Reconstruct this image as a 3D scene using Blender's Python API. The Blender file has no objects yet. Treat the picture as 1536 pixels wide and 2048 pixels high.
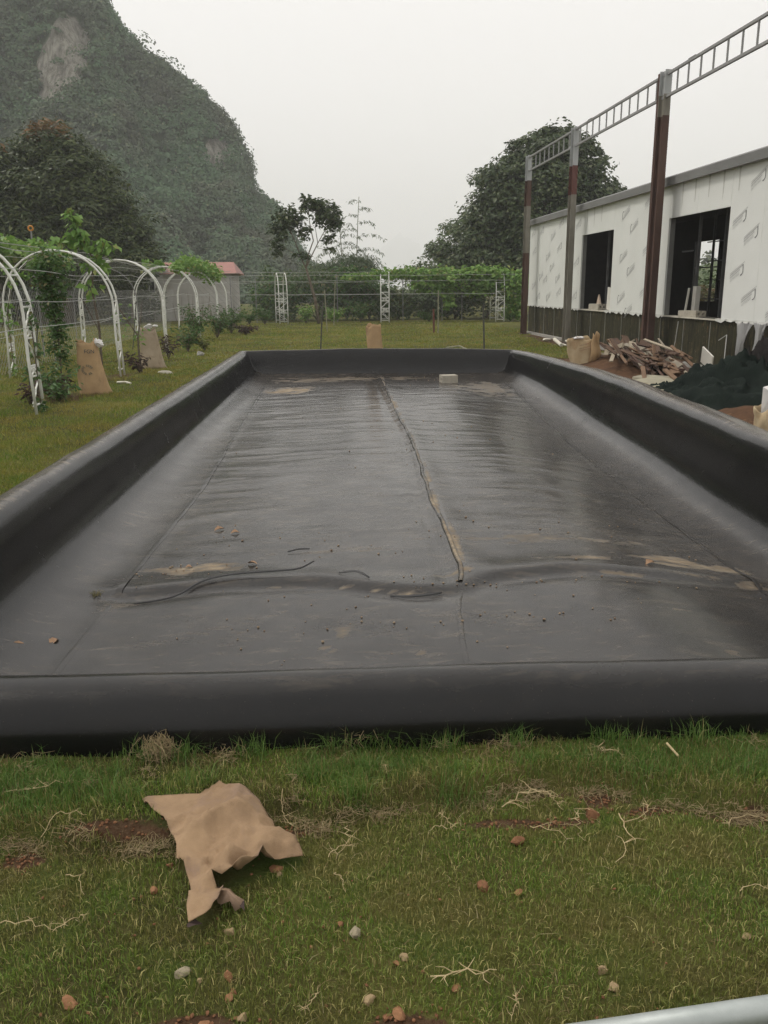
import bpy, math, random
import numpy as np
from mathutils import Vector, Matrix, geometry
random.seed(7); RS = np.random.RandomState(11)
R = math.radians
scn = bpy.context.scene
col = scn.collection

# ------------------------------------------------------------------ camera, sky, sun, exposure
cam_d = bpy.data.cameras.new('camera'); cam = bpy.data.objects.new('camera', cam_d); col.objects.link(cam)
PITCH, YAW, ROLL, EYE = R(14.77), R(4.59), R(0.5), 1.6
F = Vector((math.sin(YAW)*math.cos(PITCH), math.cos(YAW)*math.cos(PITCH), -math.sin(PITCH)))
R0 = Vector((math.cos(YAW), -math.sin(YAW), 0)); U0 = R0.cross(F)
UP = U0*math.cos(ROLL) + R0*math.sin(ROLL); RT = R0*math.cos(ROLL) - U0*math.sin(ROLL)
m3 = Matrix((RT, UP, -F)).transposed()
cam.matrix_world = Matrix.Translation((0, 0, EYE)) @ m3.to_4x4()
cam_d.sensor_fit = 'VERTICAL'; cam_d.sensor_height = 36.0; cam_d.sensor_width = 27.0
cam_d.lens = 1700/2048*36; cam_d.clip_start = .05; cam_d.clip_end = 9000
scn.camera = cam

world = bpy.data.worlds.new('World'); scn.world = world; world.use_nodes = True
wn, wl = world.node_tree.nodes, world.node_tree.links
bg = wn['Background']; sky = wn.new('ShaderNodeTexSky'); sky.sky_type = 'NISHITA'; sky.sun_disc = False
SUN_EL, SUN_AZ = R(50), R(-62)
sky.sun_elevation = SUN_EL; sky.sun_rotation = SUN_AZ; sky.dust_density = 4; sky.air_density = 1.2
hs = wn.new('ShaderNodeHueSaturation'); hs.inputs['Saturation'].default_value = .25
mx = wn.new('ShaderNodeMix'); mx.data_type = 'RGBA'; mx.inputs[0].default_value = .88
wl.new(sky.outputs[0], hs.inputs['Color']); wl.new(hs.outputs[0], mx.inputs[6])
mx.inputs[7].default_value = (12.5, 12.15, 11.8, 1)            # an even overcast veil in front of the clear sky
wl.new(mx.outputs[2], bg.inputs[0]); bg.inputs[1].default_value = .1

sun_d = bpy.data.lights.new('sun', 'SUN'); sun_d.energy = 1.5; sun_d.angle = R(11); sun_d.color = (1, .95, .87)
sun = bpy.data.objects.new('sun', sun_d); col.objects.link(sun)
sd = Vector((math.sin(SUN_AZ)*math.cos(SUN_EL), math.cos(SUN_AZ)*math.cos(SUN_EL), math.sin(SUN_EL)))
sun.rotation_euler = sd.to_track_quat('Z', 'Y').to_euler(); sun.location = (0, 0, 60)

vs = scn.view_settings; vs.view_transform = 'Standard'; vs.look = 'None'; vs.exposure = 0; vs.gamma = 1; vs.use_curve_mapping = False
scn.render.engine = 'CYCLES'; cy = scn.cycles
cy.max_bounces = 6; cy.diffuse_bounces = 3; cy.glossy_bounces = 3; cy.transmission_bounces = 4; cy.volume_bounces = 4
cy.transparent_max_bounces = 8; cy.use_denoising = True; cy.denoising_prefilter = 'NONE'

# ------------------------------------------------------------------ helpers
def hashn(ix, iy, seed):
    h = (ix.astype(np.int64)*374761393 + iy.astype(np.int64)*668265263 + seed*974711) & 0x7fffffff
    h = ((h ^ (h >> 13))*1274126177) & 0x7fffffff
    return ((h ^ (h >> 16)) & 0xffff)/65535.0
def vn(x, y, seed=0):
    x = np.asarray(x, float); y = np.asarray(y, float)
    ix, iy = np.floor(x), np.floor(y); fx, fy = x-ix, y-iy
    fx = fx*fx*(3-2*fx); fy = fy*fy*(3-2*fy)
    a, b = hashn(ix, iy, seed), hashn(ix+1, iy, seed); c, d = hashn(ix, iy+1, seed), hashn(ix+1, iy+1, seed)
    return (a*(1-fx)+b*fx)*(1-fy)+(c*(1-fx)+d*fx)*fy
def fbm(x, y, seed=0, o=3):
    s, a, t = 0, .5, 0
    for k in range(o):
        s = s+a*vn(x*2**k, y*2**k, seed+k*17); t += a; a *= .5
    return s/t
def sst(a, b, x): t = np.clip((x-a)/(b-a), 0, 1); return t*t*(3-2*t)

def link(o, parent=None):
    col.objects.link(o)
    if parent: o.parent = parent
    return o
def tag(o, label=None, cat=None, group=None, kind=None):
    if label: o['label'] = label
    if cat: o['category'] = cat
    if group: o['group'] = group
    if kind: o['kind'] = kind
    return o
def thing(name, label, cat, loc=(0, 0, 0), rz=0, group=None):
    o = bpy.data.objects.new(name, None); o.location = loc; o.rotation_euler = (0, 0, rz); o.empty_display_size = .1
    return tag(link(o), label, cat, group)
def npmesh(name, V, Fc, m, parent=None, smooth=False, attrs=None):
    V = np.asarray(V, np.float32); Fc = np.asarray(Fc, np.int32); k = Fc.shape[1]
    me = bpy.data.meshes.new(name); me.vertices.add(len(V)); me.vertices.foreach_set('co', V.ravel())
    me.loops.add(Fc.size); me.loops.foreach_set('vertex_index', Fc.ravel())
    me.polygons.add(len(Fc)); me.polygons.foreach_set('loop_start', np.arange(0, Fc.size, k, dtype=np.int32))
    if smooth: me.polygons.foreach_set('use_smooth', np.ones(len(Fc), bool))
    for an, av in (attrs or {}).items():
        at = me.attributes.new(an, 'FLOAT', 'POINT'); at.data.foreach_set('value', np.asarray(av, np.float32))
    me.update(calc_edges=True); me.materials.append(m)
    return link(bpy.data.objects.new(name, me), parent)
class MB:
    def __init__(s): s.v = []; s.f = []
    def box(s, c, d, rot=None, j=0):
        b = len(s.v)
        for z in (-.5, .5):
            for x, y in ((-.5, -.5), (.5, -.5), (.5, .5), (-.5, .5)):
                p = Vector((x*d[0], y*d[1], z*d[2]))
                if j: p += Vector((random.uniform(-j, j), random.uniform(-j, j), random.uniform(-j, j)))
                if rot: p = rot @ p
                s.v.append(tuple(p+Vector(c)))
        for q in ((3, 2, 1, 0), (4, 5, 6, 7), (0, 1, 5, 4), (1, 2, 6, 5), (2, 3, 7, 6), (3, 0, 4, 7)): s.f.append(tuple(b+i for i in q))
        return s
    def tube(s, pts, r, n=6, cap=True):
        pts = [Vector(p) for p in pts]; b = len(s.v); N = len(pts)
        rr = r if isinstance(r, (list, tuple)) else [r]*N
        prev = None
        for i, p in enumerate(pts):
            t = (pts[min(i+1, N-1)]-pts[max(i-1, 0)]).normalized()
            if prev is None: a = t.orthogonal().normalized()
            else:
                a = prev-t*prev.dot(t)
                a = a.normalized() if a.length > 1e-6 else t.orthogonal().normalized()
            prev = a; bb = t.cross(a)
            for k in range(n):
                an = 2*math.pi*k/n; s.v.append(tuple(p+(a*math.cos(an)+bb*math.sin(an))*rr[i]))
        for i in range(N-1):
            for k in range(n): s.f.append((b+i*n+k, b+i*n+(k+1) % n, b+(i+1)*n+(k+1) % n, b+(i+1)*n+k))
        if cap:
            s.f.append(tuple(b+k for k in reversed(range(n)))); s.f.append(tuple(b+(N-1)*n+k for k in range(n)))
        return s
    def poly(s, pts):
        b = len(s.v); s.v += [tuple(p) for p in pts]; s.f.append(tuple(range(b, b+len(pts)))); return s
    def rock(s, c, d, seed=0, sub=2, rough=.25):
        import bmesh
        bm = bmesh.new(); bmesh.ops.create_icosphere(bm, subdivisions=sub, radius=1); rd = random.Random(seed); b = len(s.v)
        ds = [(Vector((rd.gauss(0, 1), rd.gauss(0, 1), rd.gauss(0, 1))).normalized(), rd.uniform(.45, .85)) for _ in range(10)]
        bm.verts.ensure_lookup_table(); rz = Matrix.Rotation(rd.uniform(0, 6.28), 3, 'Z')
        for v in bm.verts:
            p = v.co.copy()
            for n_, h_ in ds:
                q = p.dot(n_)
                if q > h_: p -= n_*(q-h_)*.97
            p *= 1+rd.uniform(-rough, rough)*.22
            p = rz @ Vector((p.x*d[0], p.y*d[1], p.z*d[2])); s.v.append(tuple(p+Vector(c)))
        for f in bm.faces: s.f.append(tuple(b+v.index for v in f.verts))
        bm.free(); return s
    def mesh(s, name, m):
        me = bpy.data.meshes.new(name); me.from_pydata(s.v, [], s.f); me.materials.append(m); return me
    def build(s, name, m, parent=None, smooth=False):
        me = s.mesh(name, m)
        if smooth: me.polygons.foreach_set('use_smooth', np.ones(len(me.polygons), bool))
        return link(bpy.data.objects.new(name, me), parent)
def inst(me, name, parent, loc, rot=(0, 0, 0), sc=(1, 1, 1)):
    o = bpy.data.objects.new(name, me); link(o, parent); o.location = loc; o.rotation_euler = rot; o.scale = sc; return o
def copy_tree(o, loc, rz=0, label=None):
    c = o.copy(); col.objects.link(c); c.location = loc; c.rotation_euler = (0, 0, rz)
    if label: c['label'] = label
    for ch in list(o.children):
        d = ch.copy(); col.objects.link(d); d.parent = c
        for g in list(ch.children):
            e = g.copy(); col.objects.link(e); e.parent = d
    return c

# ---- materials
def newmat(name):
    m = bpy.data.materials.new(name); m.use_nodes = True; nt = m.node_tree
    return m, nt.nodes, nt.links, nt.nodes['Principled BSDF']
def mixc(n, l, fac, a, b):
    x = n.new('ShaderNodeMix'); x.data_type = 'RGBA'
    for sock, v in ((x.inputs[0], fac), (x.inputs[6], a), (x.inputs[7], b)):
        if isinstance(v, (int, float)): sock.default_value = v
        elif isinstance(v, tuple): sock.default_value = (*v, 1) if len(v) == 3 else v
        else: l.new(v, sock)
    return x.outputs[2]
def noise(n, l, scale, detail=4, rough=.6, vec=None, dist=0):
    t = n.new('ShaderNodeTexNoise'); t.inputs['Scale'].default_value = scale; t.inputs['Detail'].default_value = detail
    t.inputs['Roughness'].default_value = rough; t.inputs['Distortion'].default_value = dist
    if vec is not None: l.new(vec, t.inputs['Vector'])
    return t.outputs['Fac']
def ramp(n, l, fac, lo, hi):
    t = n.new('ShaderNodeMapRange'); t.inputs[1].default_value = lo; t.inputs[2].default_value = hi; l.new(fac, t.inputs[0]); return t.outputs[0]
def math_(n, l, op, a, b):
    t = n.new('ShaderNodeMath'); t.operation = op
    for i, v in enumerate((a, b)):
        if isinstance(v, (int, float)): t.inputs[i].default_value = v
        else: l.new(v, t.inputs[i])
    return t.outputs[0]
def ocoord(n, l, sc=(1, 1, 1)):
    t = n.new('ShaderNodeTexCoord'); mp = n.new('ShaderNodeMapping'); mp.inputs['Scale'].default_value = sc
    l.new(t.outputs['Object'], mp.inputs[0]); return mp.outputs[0]
def bump(n, l, b, h, st, dist=.01):
    t = n.new('ShaderNodeBump'); t.inputs['Strength'].default_value = st; t.inputs['Distance'].default_value = dist
    l.new(h, t.inputs['Height']); l.new(t.outputs[0], b.inputs['Normal'])
def M(name, c1, c2=None, scale=4, rough=.7, spec=.4, metal=0, bmp=0, bsc=40, lo=.35, hi=.65, vec=(1, 1, 1), c3=None, s3=1.2, t3=(.58, .7)):
    m, n, l, b = newmat(name); b.inputs['Roughness'].default_value = rough; b.inputs['Specular IOR Level'].default_value = spec
    b.inputs['Metallic'].default_value = metal; v = ocoord(n, l, vec)
    if c2 is None: c2 = tuple(x*.75 for x in c1)
    f = ramp(n, l, noise(n, l, scale, 6, .65, v), lo, hi); c = mixc(n, l, f, c1, c2)
    if c3: c = mixc(n, l, ramp(n, l, noise(n, l, s3, 6, .7, v, .4), *t3), c, c3)
    l.new(c, b.inputs['Base Color'])
    if bmp: bump(n, l, b, noise(n, l, bsc, 4, .6, v), bmp)
    return m
def leafmat(name, a, b_, c=None, cp=.85, rough=.5, trans=.25, pscale=None, pa=None):
    m, n, l, b = newmat(name); g = n.new('ShaderNodeNewGeometry'); rnd = g.outputs['Random Per Island']
    cc = mixc(n, l, rnd, a, b_)
    if pscale: cc = mixc(n, l, ramp(n, l, noise(n, l, pscale, 3, .6, ocoord(n, l)), .4, .62), cc, pa)
    if c: 
        w = n.new('ShaderNodeTexWhiteNoise'); w.noise_dimensions = '1D'; l.new(rnd, w.inputs['W'])
        cc = mixc(n, l, math_(n, l, 'GREATER_THAN', w.outputs[0], cp), cc, c)
    l.new(cc, b.inputs['Base Color']); b.inputs['Roughness'].default_value = rough; b.inputs['Specular IOR Level'].default_value = .3
    if trans:
        t = n.new('ShaderNodeBsdfTranslucent'); l.new(cc, t.inputs[0]); ms = n.new('ShaderNodeMixShader'); ms.inputs[0].default_value = trans
        l.new(b.outputs[0], ms.inputs[1]); l.new(t.outputs[0], ms.inputs[2]); l.new(ms.outputs[0], n['Material Output'].inputs[0])
    return m

bark = M('bark', (.09, .07, .05), (.16, .13, .10), 8, .9, bmp=.5, bsc=30)
bark_pale = M('bark_pale', (.2, .17, .13), (.11, .085, .065), 6, .9, bmp=.3)
white_paint = M('white_enamel', (.78, .78, .74), (.68, .68, .62), 6, .45, c3=(.34, .31, .24), s3=5, t3=(.62, .75))
wire_mat = M('galvanised_wire', (.5, .5, .48), (.38, .38, .36), 10, .5)
grey_metal = M('dull_grey_metal', (.25, .25, .25), (.17, .17, .17), 6, .55, metal=.2)

# ------------------------------------------------------------------ haze
def haze():
    m = bpy.data.materials.new('haze_air'); m.use_nodes = True; n, l = m.node_tree.nodes, m.node_tree.links; n.clear()
    o = n.new('ShaderNodeOutputMaterial'); p = n.new('ShaderNodeVolumePrincipled')
    p.inputs['Color'].default_value = (.97, .98, 1.0, 1); p.inputs['Density'].default_value = .0010; p.inputs['Anisotropy'].default_value = 0
    l.new(p.outputs[0], o.inputs['Volume'])
    b = MB().box((0, 0, 104.5), (8400, 8400, 213)); h = b.build('haze', m); tag(h, kind='stuff')
haze()

# ------------------------------------------------------------------ the pond liner frame (outer foot of the wall)
NL, NR, FL, FR = (np.array(p) for p in ((-2.32, 2.73), (4.0, 2.48), (-1.70, 18.95), (4.42, 18.05)))
BOW_T, BOW_X = [0, .155, .31, .44, .58, .70, .84, .93, 1], [0, .0, .13, .30, .42, .44, .32, .17, 0]      # the right wall bows outwards
FLZ, KF = -.20, 1.125
def FZ(s, t): return FLZ-.28*sst(.60, .92, s)*sst(1.0, .55, t)-.07*sst(.5, .08, s)*sst(1, .8, t)     # the pit is deepest along the right wall
#                                                                            # floor level below the lawn
def quad_xy(s, t):
    s = np.asarray(s, float); t = np.asarray(t, float); b = np.interp(t, BOW_T, BOW_X)*s
    s = s[..., None]; t = t[..., None]; p = (NL*(1-s)+NR*s)*(1-t)+(FL*(1-s)+FR*s)*t
    return p+np.stack([b, 0*b], -1)
def quad_st(x, y):
    t = np.clip((np.asarray(y, float)-2.7)/15.8, -1, 2)
    for _ in range(4):
        xl = NL[0]*(1-t)+FL[0]*t; xr = NR[0]*(1-t)+FR[0]*t+np.interp(t, BOW_T, BOW_X); s = (x-xl)/(xr-xl)
        y0 = NL[1]*(1-s)+NR[1]*s; y1 = FL[1]*(1-s)+FR[1]*s; t = (y-y0)/(y1-y0)
    return s, t
def pond_in(x, y):                       # metres inside the foot of the wall (negative outside)
    s, t = quad_st(x, y); return np.minimum(np.minimum(s, 1-s)*6.3, np.minimum(t, 1-t)*15.8)

# ------------------------------------------------------------------ ground
def sod_edge(x): return 2.29+.10*(vn(x*2.3, x*0, 5)-.5)+.10*(vn(x*7, x*0, 6)-.5)+.06*np.sin(x*2.1+.4)
def ground_z(x, y):
    z = .05*(fbm(x*.22, y*.22, 3)-.5)*sst(5, 14, np.hypot(x, y))
    z = z+.018*(fbm(x*3.1, y*3.1, 8)-.5)
    e = sod_edge(x)
    mat_ = sst(0, .06, y-e)*sst(3.1, 2.8, y)*sst(-3.2, -2.2, x)*sst(4.5, 3, x)
    z = z+mat_*(.045+.03*fbm(x*4, y*4, 12))
    z = z+.12*np.clip(fbm(x*.9, y*.9, 31)-.35, 0, 1)*sst(4.5, 5.1, x)*sst(7.6, 6.8, x)*sst(7, 9, y)*sst(19.5, 17.5, y)
    z = z-.8*sst(.04, .24, pond_in(x, y))
    return z
SOILS = [(-.877, 2.199, .055, .035), (-.312, 1.575, .12, .04), (.53, 2.25, .12, .018), (.709, 2.235, .10, .016), (-.63, 2.27, .16, .02), (1.0, 2.26, .08, .02),
         (.16, 1.54, .08, .03), (.87, 2.34, .05, .04), (-.12, 2.26, .07, .02), (1.35, 2.21, .12, .02)]
def soil_at(x, y):
    s = np.zeros(np.broadcast(x, y).shape)
    for a, b, r1, r2 in SOILS: s = np.maximum(s, sst(1.5, .5, np.hypot((x-a)/r1, (y-b)/r2)+.7*(fbm(x*14, y*14, 4)-.5)))
    e = sod_edge(x); s = np.maximum(s, .62*sst(.05, .0, np.abs(y-e+.025))*sst(.42, .62, fbm(x*4+9, y*3, 41)))
    r = sst(4.4, 4.8, x)*sst(7.9, 7.2, x)*sst(6, 8, y+1.5*(fbm(x, y, 9)-.5))*sst(20.2, 18.2, y+2.5*(fbm(x*.8, y*.8, 22)-.5)+.8*(x-6)); s = np.maximum(s, r)
    for b in (13.9, 16.9, 22.2, 28.8): s = np.maximum(s, .55*sst(1.3, .4, np.hypot((x+3.9)/.5, (y-b+.5)/.9)+1.6*(fbm(x*3, y*2.4, 51)-.5)))
    s = np.maximum(s, .8*sst(1.2, .5, np.hypot((x-7.6)/.9, (y-25)/5)+.9*(fbm(x*1.5, y*1.5, 52)-.5)))
    return s
def lines(dense, far, n):                # dense step in the middle, growing outwards
    lo, hi, st = dense; mid = np.arange(lo, hi, st)
    g = np.geomspace(st*2, far, n); return np.concatenate([(lo-g)[::-1], mid, hi+g])
gx = np.unique(np.concatenate([lines((-2.6, 2.6, .04), 2300, 26), np.arange(-9, -2.6, .2), np.arange(2.6, 9, .15)]))
gy = np.unique(np.concatenate([lines((1.0, 3.2, .03), 2300, 24), np.arange(3.2, 24, .2), np.arange(24, 48, .6)]))
GX, GY = np.meshgrid(gx, gy); GZ = ground_z(GX, GY)
nx, ny = len(gx), len(gy)
ii = (np.arange(ny-1)[:, None]*nx+np.arange(nx-1)[None]).ravel()
Fq = np.stack([ii, ii+1, ii+nx+1, ii+nx], 1)
def lawn_mat():
    m, n, l, b = newmat('lawn_earth'); v = ocoord(n, l); b.inputs['Roughness'].default_value = .95; b.inputs['Specular IOR Level'].default_value = .1
    base = mixc(n, l, ramp(n, l, noise(n, l, 26, 6, .7, v), .35, .65), (.035, .042, .012), (.075, .070, .026))
    big = mixc(n, l, ramp(n, l, noise(n, l, .45, 5, .6, v), .4, .62), base, (.15, .14, .042))
    big = mixc(n, l, ramp(n, l, noise(n, l, 3.2, 4, .6, v), .5, .68), big, (.075, .11, .024))
    at = n.new('ShaderNodeAttribute'); at.attribute_name = 'soil'
    soil = mixc(n, l, ramp(n, l, noise(n, l, 9, 8, .75, v), .35, .65), (.075, .044, .027), (.125, .078, .045))
    soil = mixc(n, l, ramp(n, l, noise(n, l, 55, 5, .7, v), .45, .7), soil, (.07, .035, .018))
    f = ramp(n, l, math_(n, l, 'ADD', at.outputs['Fac'], math_(n, l, 'MULTIPLY', math_(n, l, 'SUBTRACT', noise(n, l, 35, 5, .7, v), .5), .9)), .35, .6)
    l.new(mixc(n, l, f, big, soil), b.inputs['Base Color'])
    bump(n, l, b, noise(n, l, 60, 6, .7, v), .9, .02); return m
lawn = npmesh('lawn', np.stack([GX.ravel(), GY.ravel(), GZ.ravel()], 1), Fq, lawn_mat(), smooth=True, attrs={'soil': soil_at(GX, GY).ravel()})
tag(lawn, kind='structure')

# ---- grass blades
grass_m = leafmat('grass_blades', (.075, .165, .018), (.20, .27, .042), (.46, .40, .16), .84, .5, .12, 3.0, (.18, .17, .046))
grass_long = leafmat('long_grass', (.08, .17, .03), (.15, .235, .055), (.28, .25, .10), .9, .5, .25)
thatch_m = leafmat('dry_thatch', (.28, .21, .10), (.17, .12, .055), (.42, .35, .2), .85, .8, .1)
def blades(name, x, y, h, w, m, lean=.6, z0=None, segs=2, cut=True):
    if name != 'dry_grass' and cut: h = h*np.where(RS.uniform(0, 1, len(x)) < .9, .38+.62*sst(.04, .22, -pond_in(x, y)), 1)
    N = len(x); z = ground_z(x, y) if z0 is None else z0
    a = RS.uniform(0, 2*np.pi, N); ca, sa = np.cos(a), np.sin(a)
    ln = np.abs(RS.normal(0, lean, N))*h; d = RS.uniform(0, 2*np.pi, N); dx, dy = np.cos(d)*ln, np.sin(d)*ln
    P0 = np.stack([x-ca*w/2, y-sa*w/2, z-.004], 1); P1 = np.stack([x+ca*w/2, y+sa*w/2, z-.004], 1)
    if segs == 1:
        T = np.stack([x+dx, y+dy, z+h], 1); V = np.stack([P0, P1, T], 1).reshape(-1, 3)
        b = np.arange(N)*3; return npmesh(name, V, np.stack([b, b+1, b+2], 1), m)
    mx_, my_, mz = x+dx*.35, y+dy*.35, z+h*.6
    P2 = np.stack([mx_-ca*w*.4, my_-sa*w*.4, mz], 1); P3 = np.stack([mx_+ca*w*.4, my_+sa*w*.4, mz], 1)
    T = np.stack([x+dx, y+dy, z+h*(1-.25*np.minimum(ln/h, 1.5))], 1)
    V = np.stack([P0, P1, P2, P3, T], 1).reshape(-1, 3); b = np.arange(N)*5
    Fc = np.concatenate([np.stack([b, b+1, b+3], 1), np.stack([b, b+3, b+2], 1), np.stack([b+2, b+3, b+4], 1)])
    return npmesh(name, V, Fc, m)
def scatter(n, x0, x1, y0, y1, keep=None):
    x = RS.uniform(x0, x1, n); y = RS.uniform(y0, y1, n)
    k = (soil_at(x, y)+RS.normal(0, .18, n) < .42) & (pond_in(x, y) < .03)
    if keep is not None: k &= keep(x, y)
    return x[k], y[k]
cl = [(-0.572, 2.386), (-0.556, 2.402), (-0.50, 2.410), (-.43, 2.405), (-0.396, 2.401), (-0.381, 2.425), (-0.337, 2.432), (-0.257, 2.422), (-0.206, 2.345), (-0.152, 2.23), (-0.095, 2.185), (-.078, 2.14), (-0.071, 2.105), (-0.107, 2.104), (-.15, 2.095), (-0.181, 2.076), (-0.193, 2.043), (-.25, 2.025), (-0.315, 2.006), (-0.325, 2.020), (-.30, 1.985), (-0.281, 1.966), (-0.29, 1.919), (-.305, 1.885), (-0.324, 1.865), (-0.361, 1.869), (-.37, 1.91), (-0.370, 1.955), (-0.366, 1.974), (-.385, 2.04), (-0.407, 2.097), (-0.430, 2.125), (-.432, 2.155), (-0.441, 2.183), (-.452, 2.215), (-0.465, 2.244), (-.49, 2.29), (-0.514, 2.318), (-0.555, 2.353)]
def off_cloth(x, y):
    r_ = np.zeros(len(x), bool); j = len(cl)-1
    for i in range(len(cl)):
        a, b_ = cl[i], cl[j]; c_ = (a[1] > y) != (b_[1] > y)
        r_ ^= c_ & (x < (b_[0]-a[0])*(y-a[1])/(b_[1]-a[1]+1e-12)+a[0]); j = i
    return ~r_
x, y = scatter(170000, -1.75, 1.95, 1.2, 2.82, off_cloth)
onmat = sst(0, .05, y-sod_edge(x)); tall = sst(.45, .65, fbm(x*1.7, y*2.2, 77))
h = RS.uniform(.010, .026, len(x))*(1+.25*onmat+.4*onmat*tall); w = RS.uniform(.0012, .0026, len(x))
tag(blades('lawn_grass', x, y, h, w, grass_m, .75), kind='stuff')
def lush(x, y):
    f = np.zeros(len(x))
    for a, b, r1, r2 in ((-.95, 2.5, .3, .2), (.14, 2.6, .26, .2), (1.05, 2.55, .34, .22), (.1, 2.74, .2, .05), (1.5, 2.5, .4, .25), (-1.5, 2.5, .4, .3)):
        f = np.maximum(f, sst(1.2, .5, np.hypot((x-a)/r1, (y-b)/r2)))
    return (RS.uniform(0, 1, len(x)) < f*.9) & off_cloth(x, y)
x, y = scatter(60000, -1.8, 2.0, 2.3, 2.83, lush)
tag(blades('long_grass', x, y, RS.uniform(.025, .06, len(x))*np.where(y > 2.64, .5, 1), RS.uniform(.0015, .003, len(x)), grass_long, .5), kind='stuff')
x, y = scatter(26000, -1.8, 2.0, 2.2, 2.8, lambda x, y: off_cloth(x, y) & (np.abs(y-sod_edge(x)-.01) < .05*RS.uniform(.3, 1.6, len(x))) | (fbm(x*5, y*5, 63)+RS.uniform(-.1, .1, len(x)) > .68))
x, y = x[:9000], y[:9000]
tag(blades('dry_grass', x, y, RS.uniform(.012, .04, len(x)), RS.uniform(.001, .0022, len(x)), thatch_m, 1.6), kind='stuff')
x, y = scatter(7000, -1.7, 1.9, 1.2, 2.8, off_cloth)
tag(blades('dry_grass', x, y, RS.uniform(.008, .022, len(x)), RS.uniform(.001, .0019, len(x)), thatch_m, 2.4), kind='stuff')
tx, ty = [], []
for k in range(46):
    a_, b_ = RS.uniform(-1.6, 1.8), RS.uniform(2.35, 2.78); n_ = RS.randint(40, 160); n_ = int(n_*(.35 if b_ > 2.6 else 1)); tx.append(RS.normal(a_, .03, n_)); ty.append(RS.normal(b_, .02, n_))
tx, ty = np.concatenate(tx), np.concatenate(ty); k = (pond_in(tx, ty) < .06) & off_cloth(tx, ty); tx, ty = tx[k], ty[k]
tag(blades('long_grass', tx, ty, RS.uniform(.04, .10, len(tx)), RS.uniform(.0014, .0026, len(tx)), grass_long, .7), kind='stuff')
fx = np.concatenate([RS.normal(a_, .035, 110) for a_ in (-.60, -.48, -.25, .05, .14, .22, .40, .66, .98, 1.3)]); fy = np.concatenate([RS.normal(b_, .018, 110) for b_ in (2.64, 2.62, 2.62, 2.64, 2.645, 2.64, 2.60, 2.60, 2.58, 2.56)])
tag(blades('long_grass', fx, fy, RS.uniform(.04, .11, len(fx)), RS.uniform(.0014, .0026, len(fx)), grass_long, .8, cut=False), kind='stuff')
mid_m = leafmat('lawn_mid', (.085, .18, .018), (.21, .245, .033), (.35, .30, .075), .88, .6, .2, 1.1, (.27, .23, .045))
rr = RS.uniform(0, 1, 150000); yy = 3.0*np.exp(rr*math.log(12)); xx = RS.uniform(0, 1, len(rr))
x0 = -2.15-np.maximum(0, yy*.42-2.0); xm = np.where(yy < 18.9, -2.25+.04*(yy-2.8), 7.6); xx = x0-.3+(xm-x0+.3)*xx
k = (pond_in(xx, yy) < .03) & (soil_at(xx, yy)+RS.normal(0, .15, len(xx)) < .45); xx, yy = xx[k], yy[k]
sc = .6+yy/14
tag(blades('lawn_grass', xx, yy, RS.uniform(.012, .04, len(xx))*sc**.5*(.25+1.7*fbm(xx*1.6, yy*1.2, 71)), RS.uniform(.004, .008, len(xx))*sc, mid_m, .8, segs=1), kind='stuff')
n = 60000; yy = RS.uniform(17.5, 42, n); xx = RS.uniform(-11, 8, n); k = soil_at(xx, yy) < .4; xx, yy = xx[k], yy[k]
tag(blades('lawn_grass', xx, yy, RS.uniform(.02, .05, len(xx)), RS.uniform(.015, .035, len(xx)), mid_m, .9, segs=1), kind='stuff')

# ------------------------------------------------------------------ the lined pond
prof = np.array([(0, -.3), (0, .35), (.012, .62), (.045, .82), (.10, .95), (.17, 1.0), (.235, .975), (.29, .895), (.33, .74), (.36, .56), (.39, .385), (.435, .235), (.515, .125), (.63, .055), (.78, .016), (.96, 0)])
def catmull(P, m=4):
    out = []
    for i in range(len(P)-1):
        p0, p1, p2, p3 = P[max(i-1, 0)], P[i], P[i+1], P[min(i+2, len(P)-1)]
        for t in np.arange(m)/m:
            out.append(.5*((2*p1)+(-p0+p2)*t+(2*p0-5*p1+4*p2-p3)*t*t+(-p0+3*p1-3*p2+p3)*t**3))
    out.append(P[-1]); return np.array(out)
pr = catmull(prof, 4); seg = np.hypot(np.diff(pr[:, 0]), np.diff(pr[:, 1]*.48)); arc = np.concatenate([[0], np.cumsum(seg)])
pr[:, 0] = np.maximum.accumulate(pr[:, 0]+np.arange(len(pr))*1e-4); A1 = arc[-1]; O1 = pr[-1, 0]
def axis_samples(length, step):
    inner = length-2*O1; n_in = int(inner/step)
    a = np.concatenate([arc, A1+np.arange(1, n_in)*(inner/n_in), A1+inner+A1-arc[::-1]]); return a, 2*A1+inner
def offs(a, tot, length, far=1.0):
    inn = lambda q: np.where(q < A1, np.interp(q, arc, pr[:, 0]), O1+(q-A1))
    lin = (length-inn(tot-a)); d = length-lin
    return np.where(a < tot/2, inn(a), length-np.where(d < O1, d*far, O1*far+(d-O1)*(length/2-O1*far)/(length/2-O1)))
W_, L_ = 6.3, 15.8
au, tu = axis_samples(W_, .05); av, tv = axis_samples(L_, .04)
AU, AV = np.meshgrid(au, av); du = np.minimum(AU, tu-AU); dv = np.minimum(AV, tv-AV)
T = offs(AV, tv, L_, .58)/L_; S = offs(AU, tu, W_)/W_
wid = 1-.85*sst(.55, .98, T); dr = (1-S)*W_          # the right wall is the widest: broader crown and hollow
add = np.where(dr < O1, .09*sst(.08, .28, dr), .09*np.clip(1-(dr-O1)/(W_/2-O1), 0, 1))
S = np.where(AU > tu/2, S-wid*add/W_, S)
kk = .10; hh = np.clip(.5+.5*(dv-du)/kk, 0, 1); dm = np.minimum(np.maximum(dv*(1-hh)+du*hh-kk*hh*(1-hh), 0), 99)
dm = np.where((du < .02) | (dv < .02), np.minimum(du, dv), dm)
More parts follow.
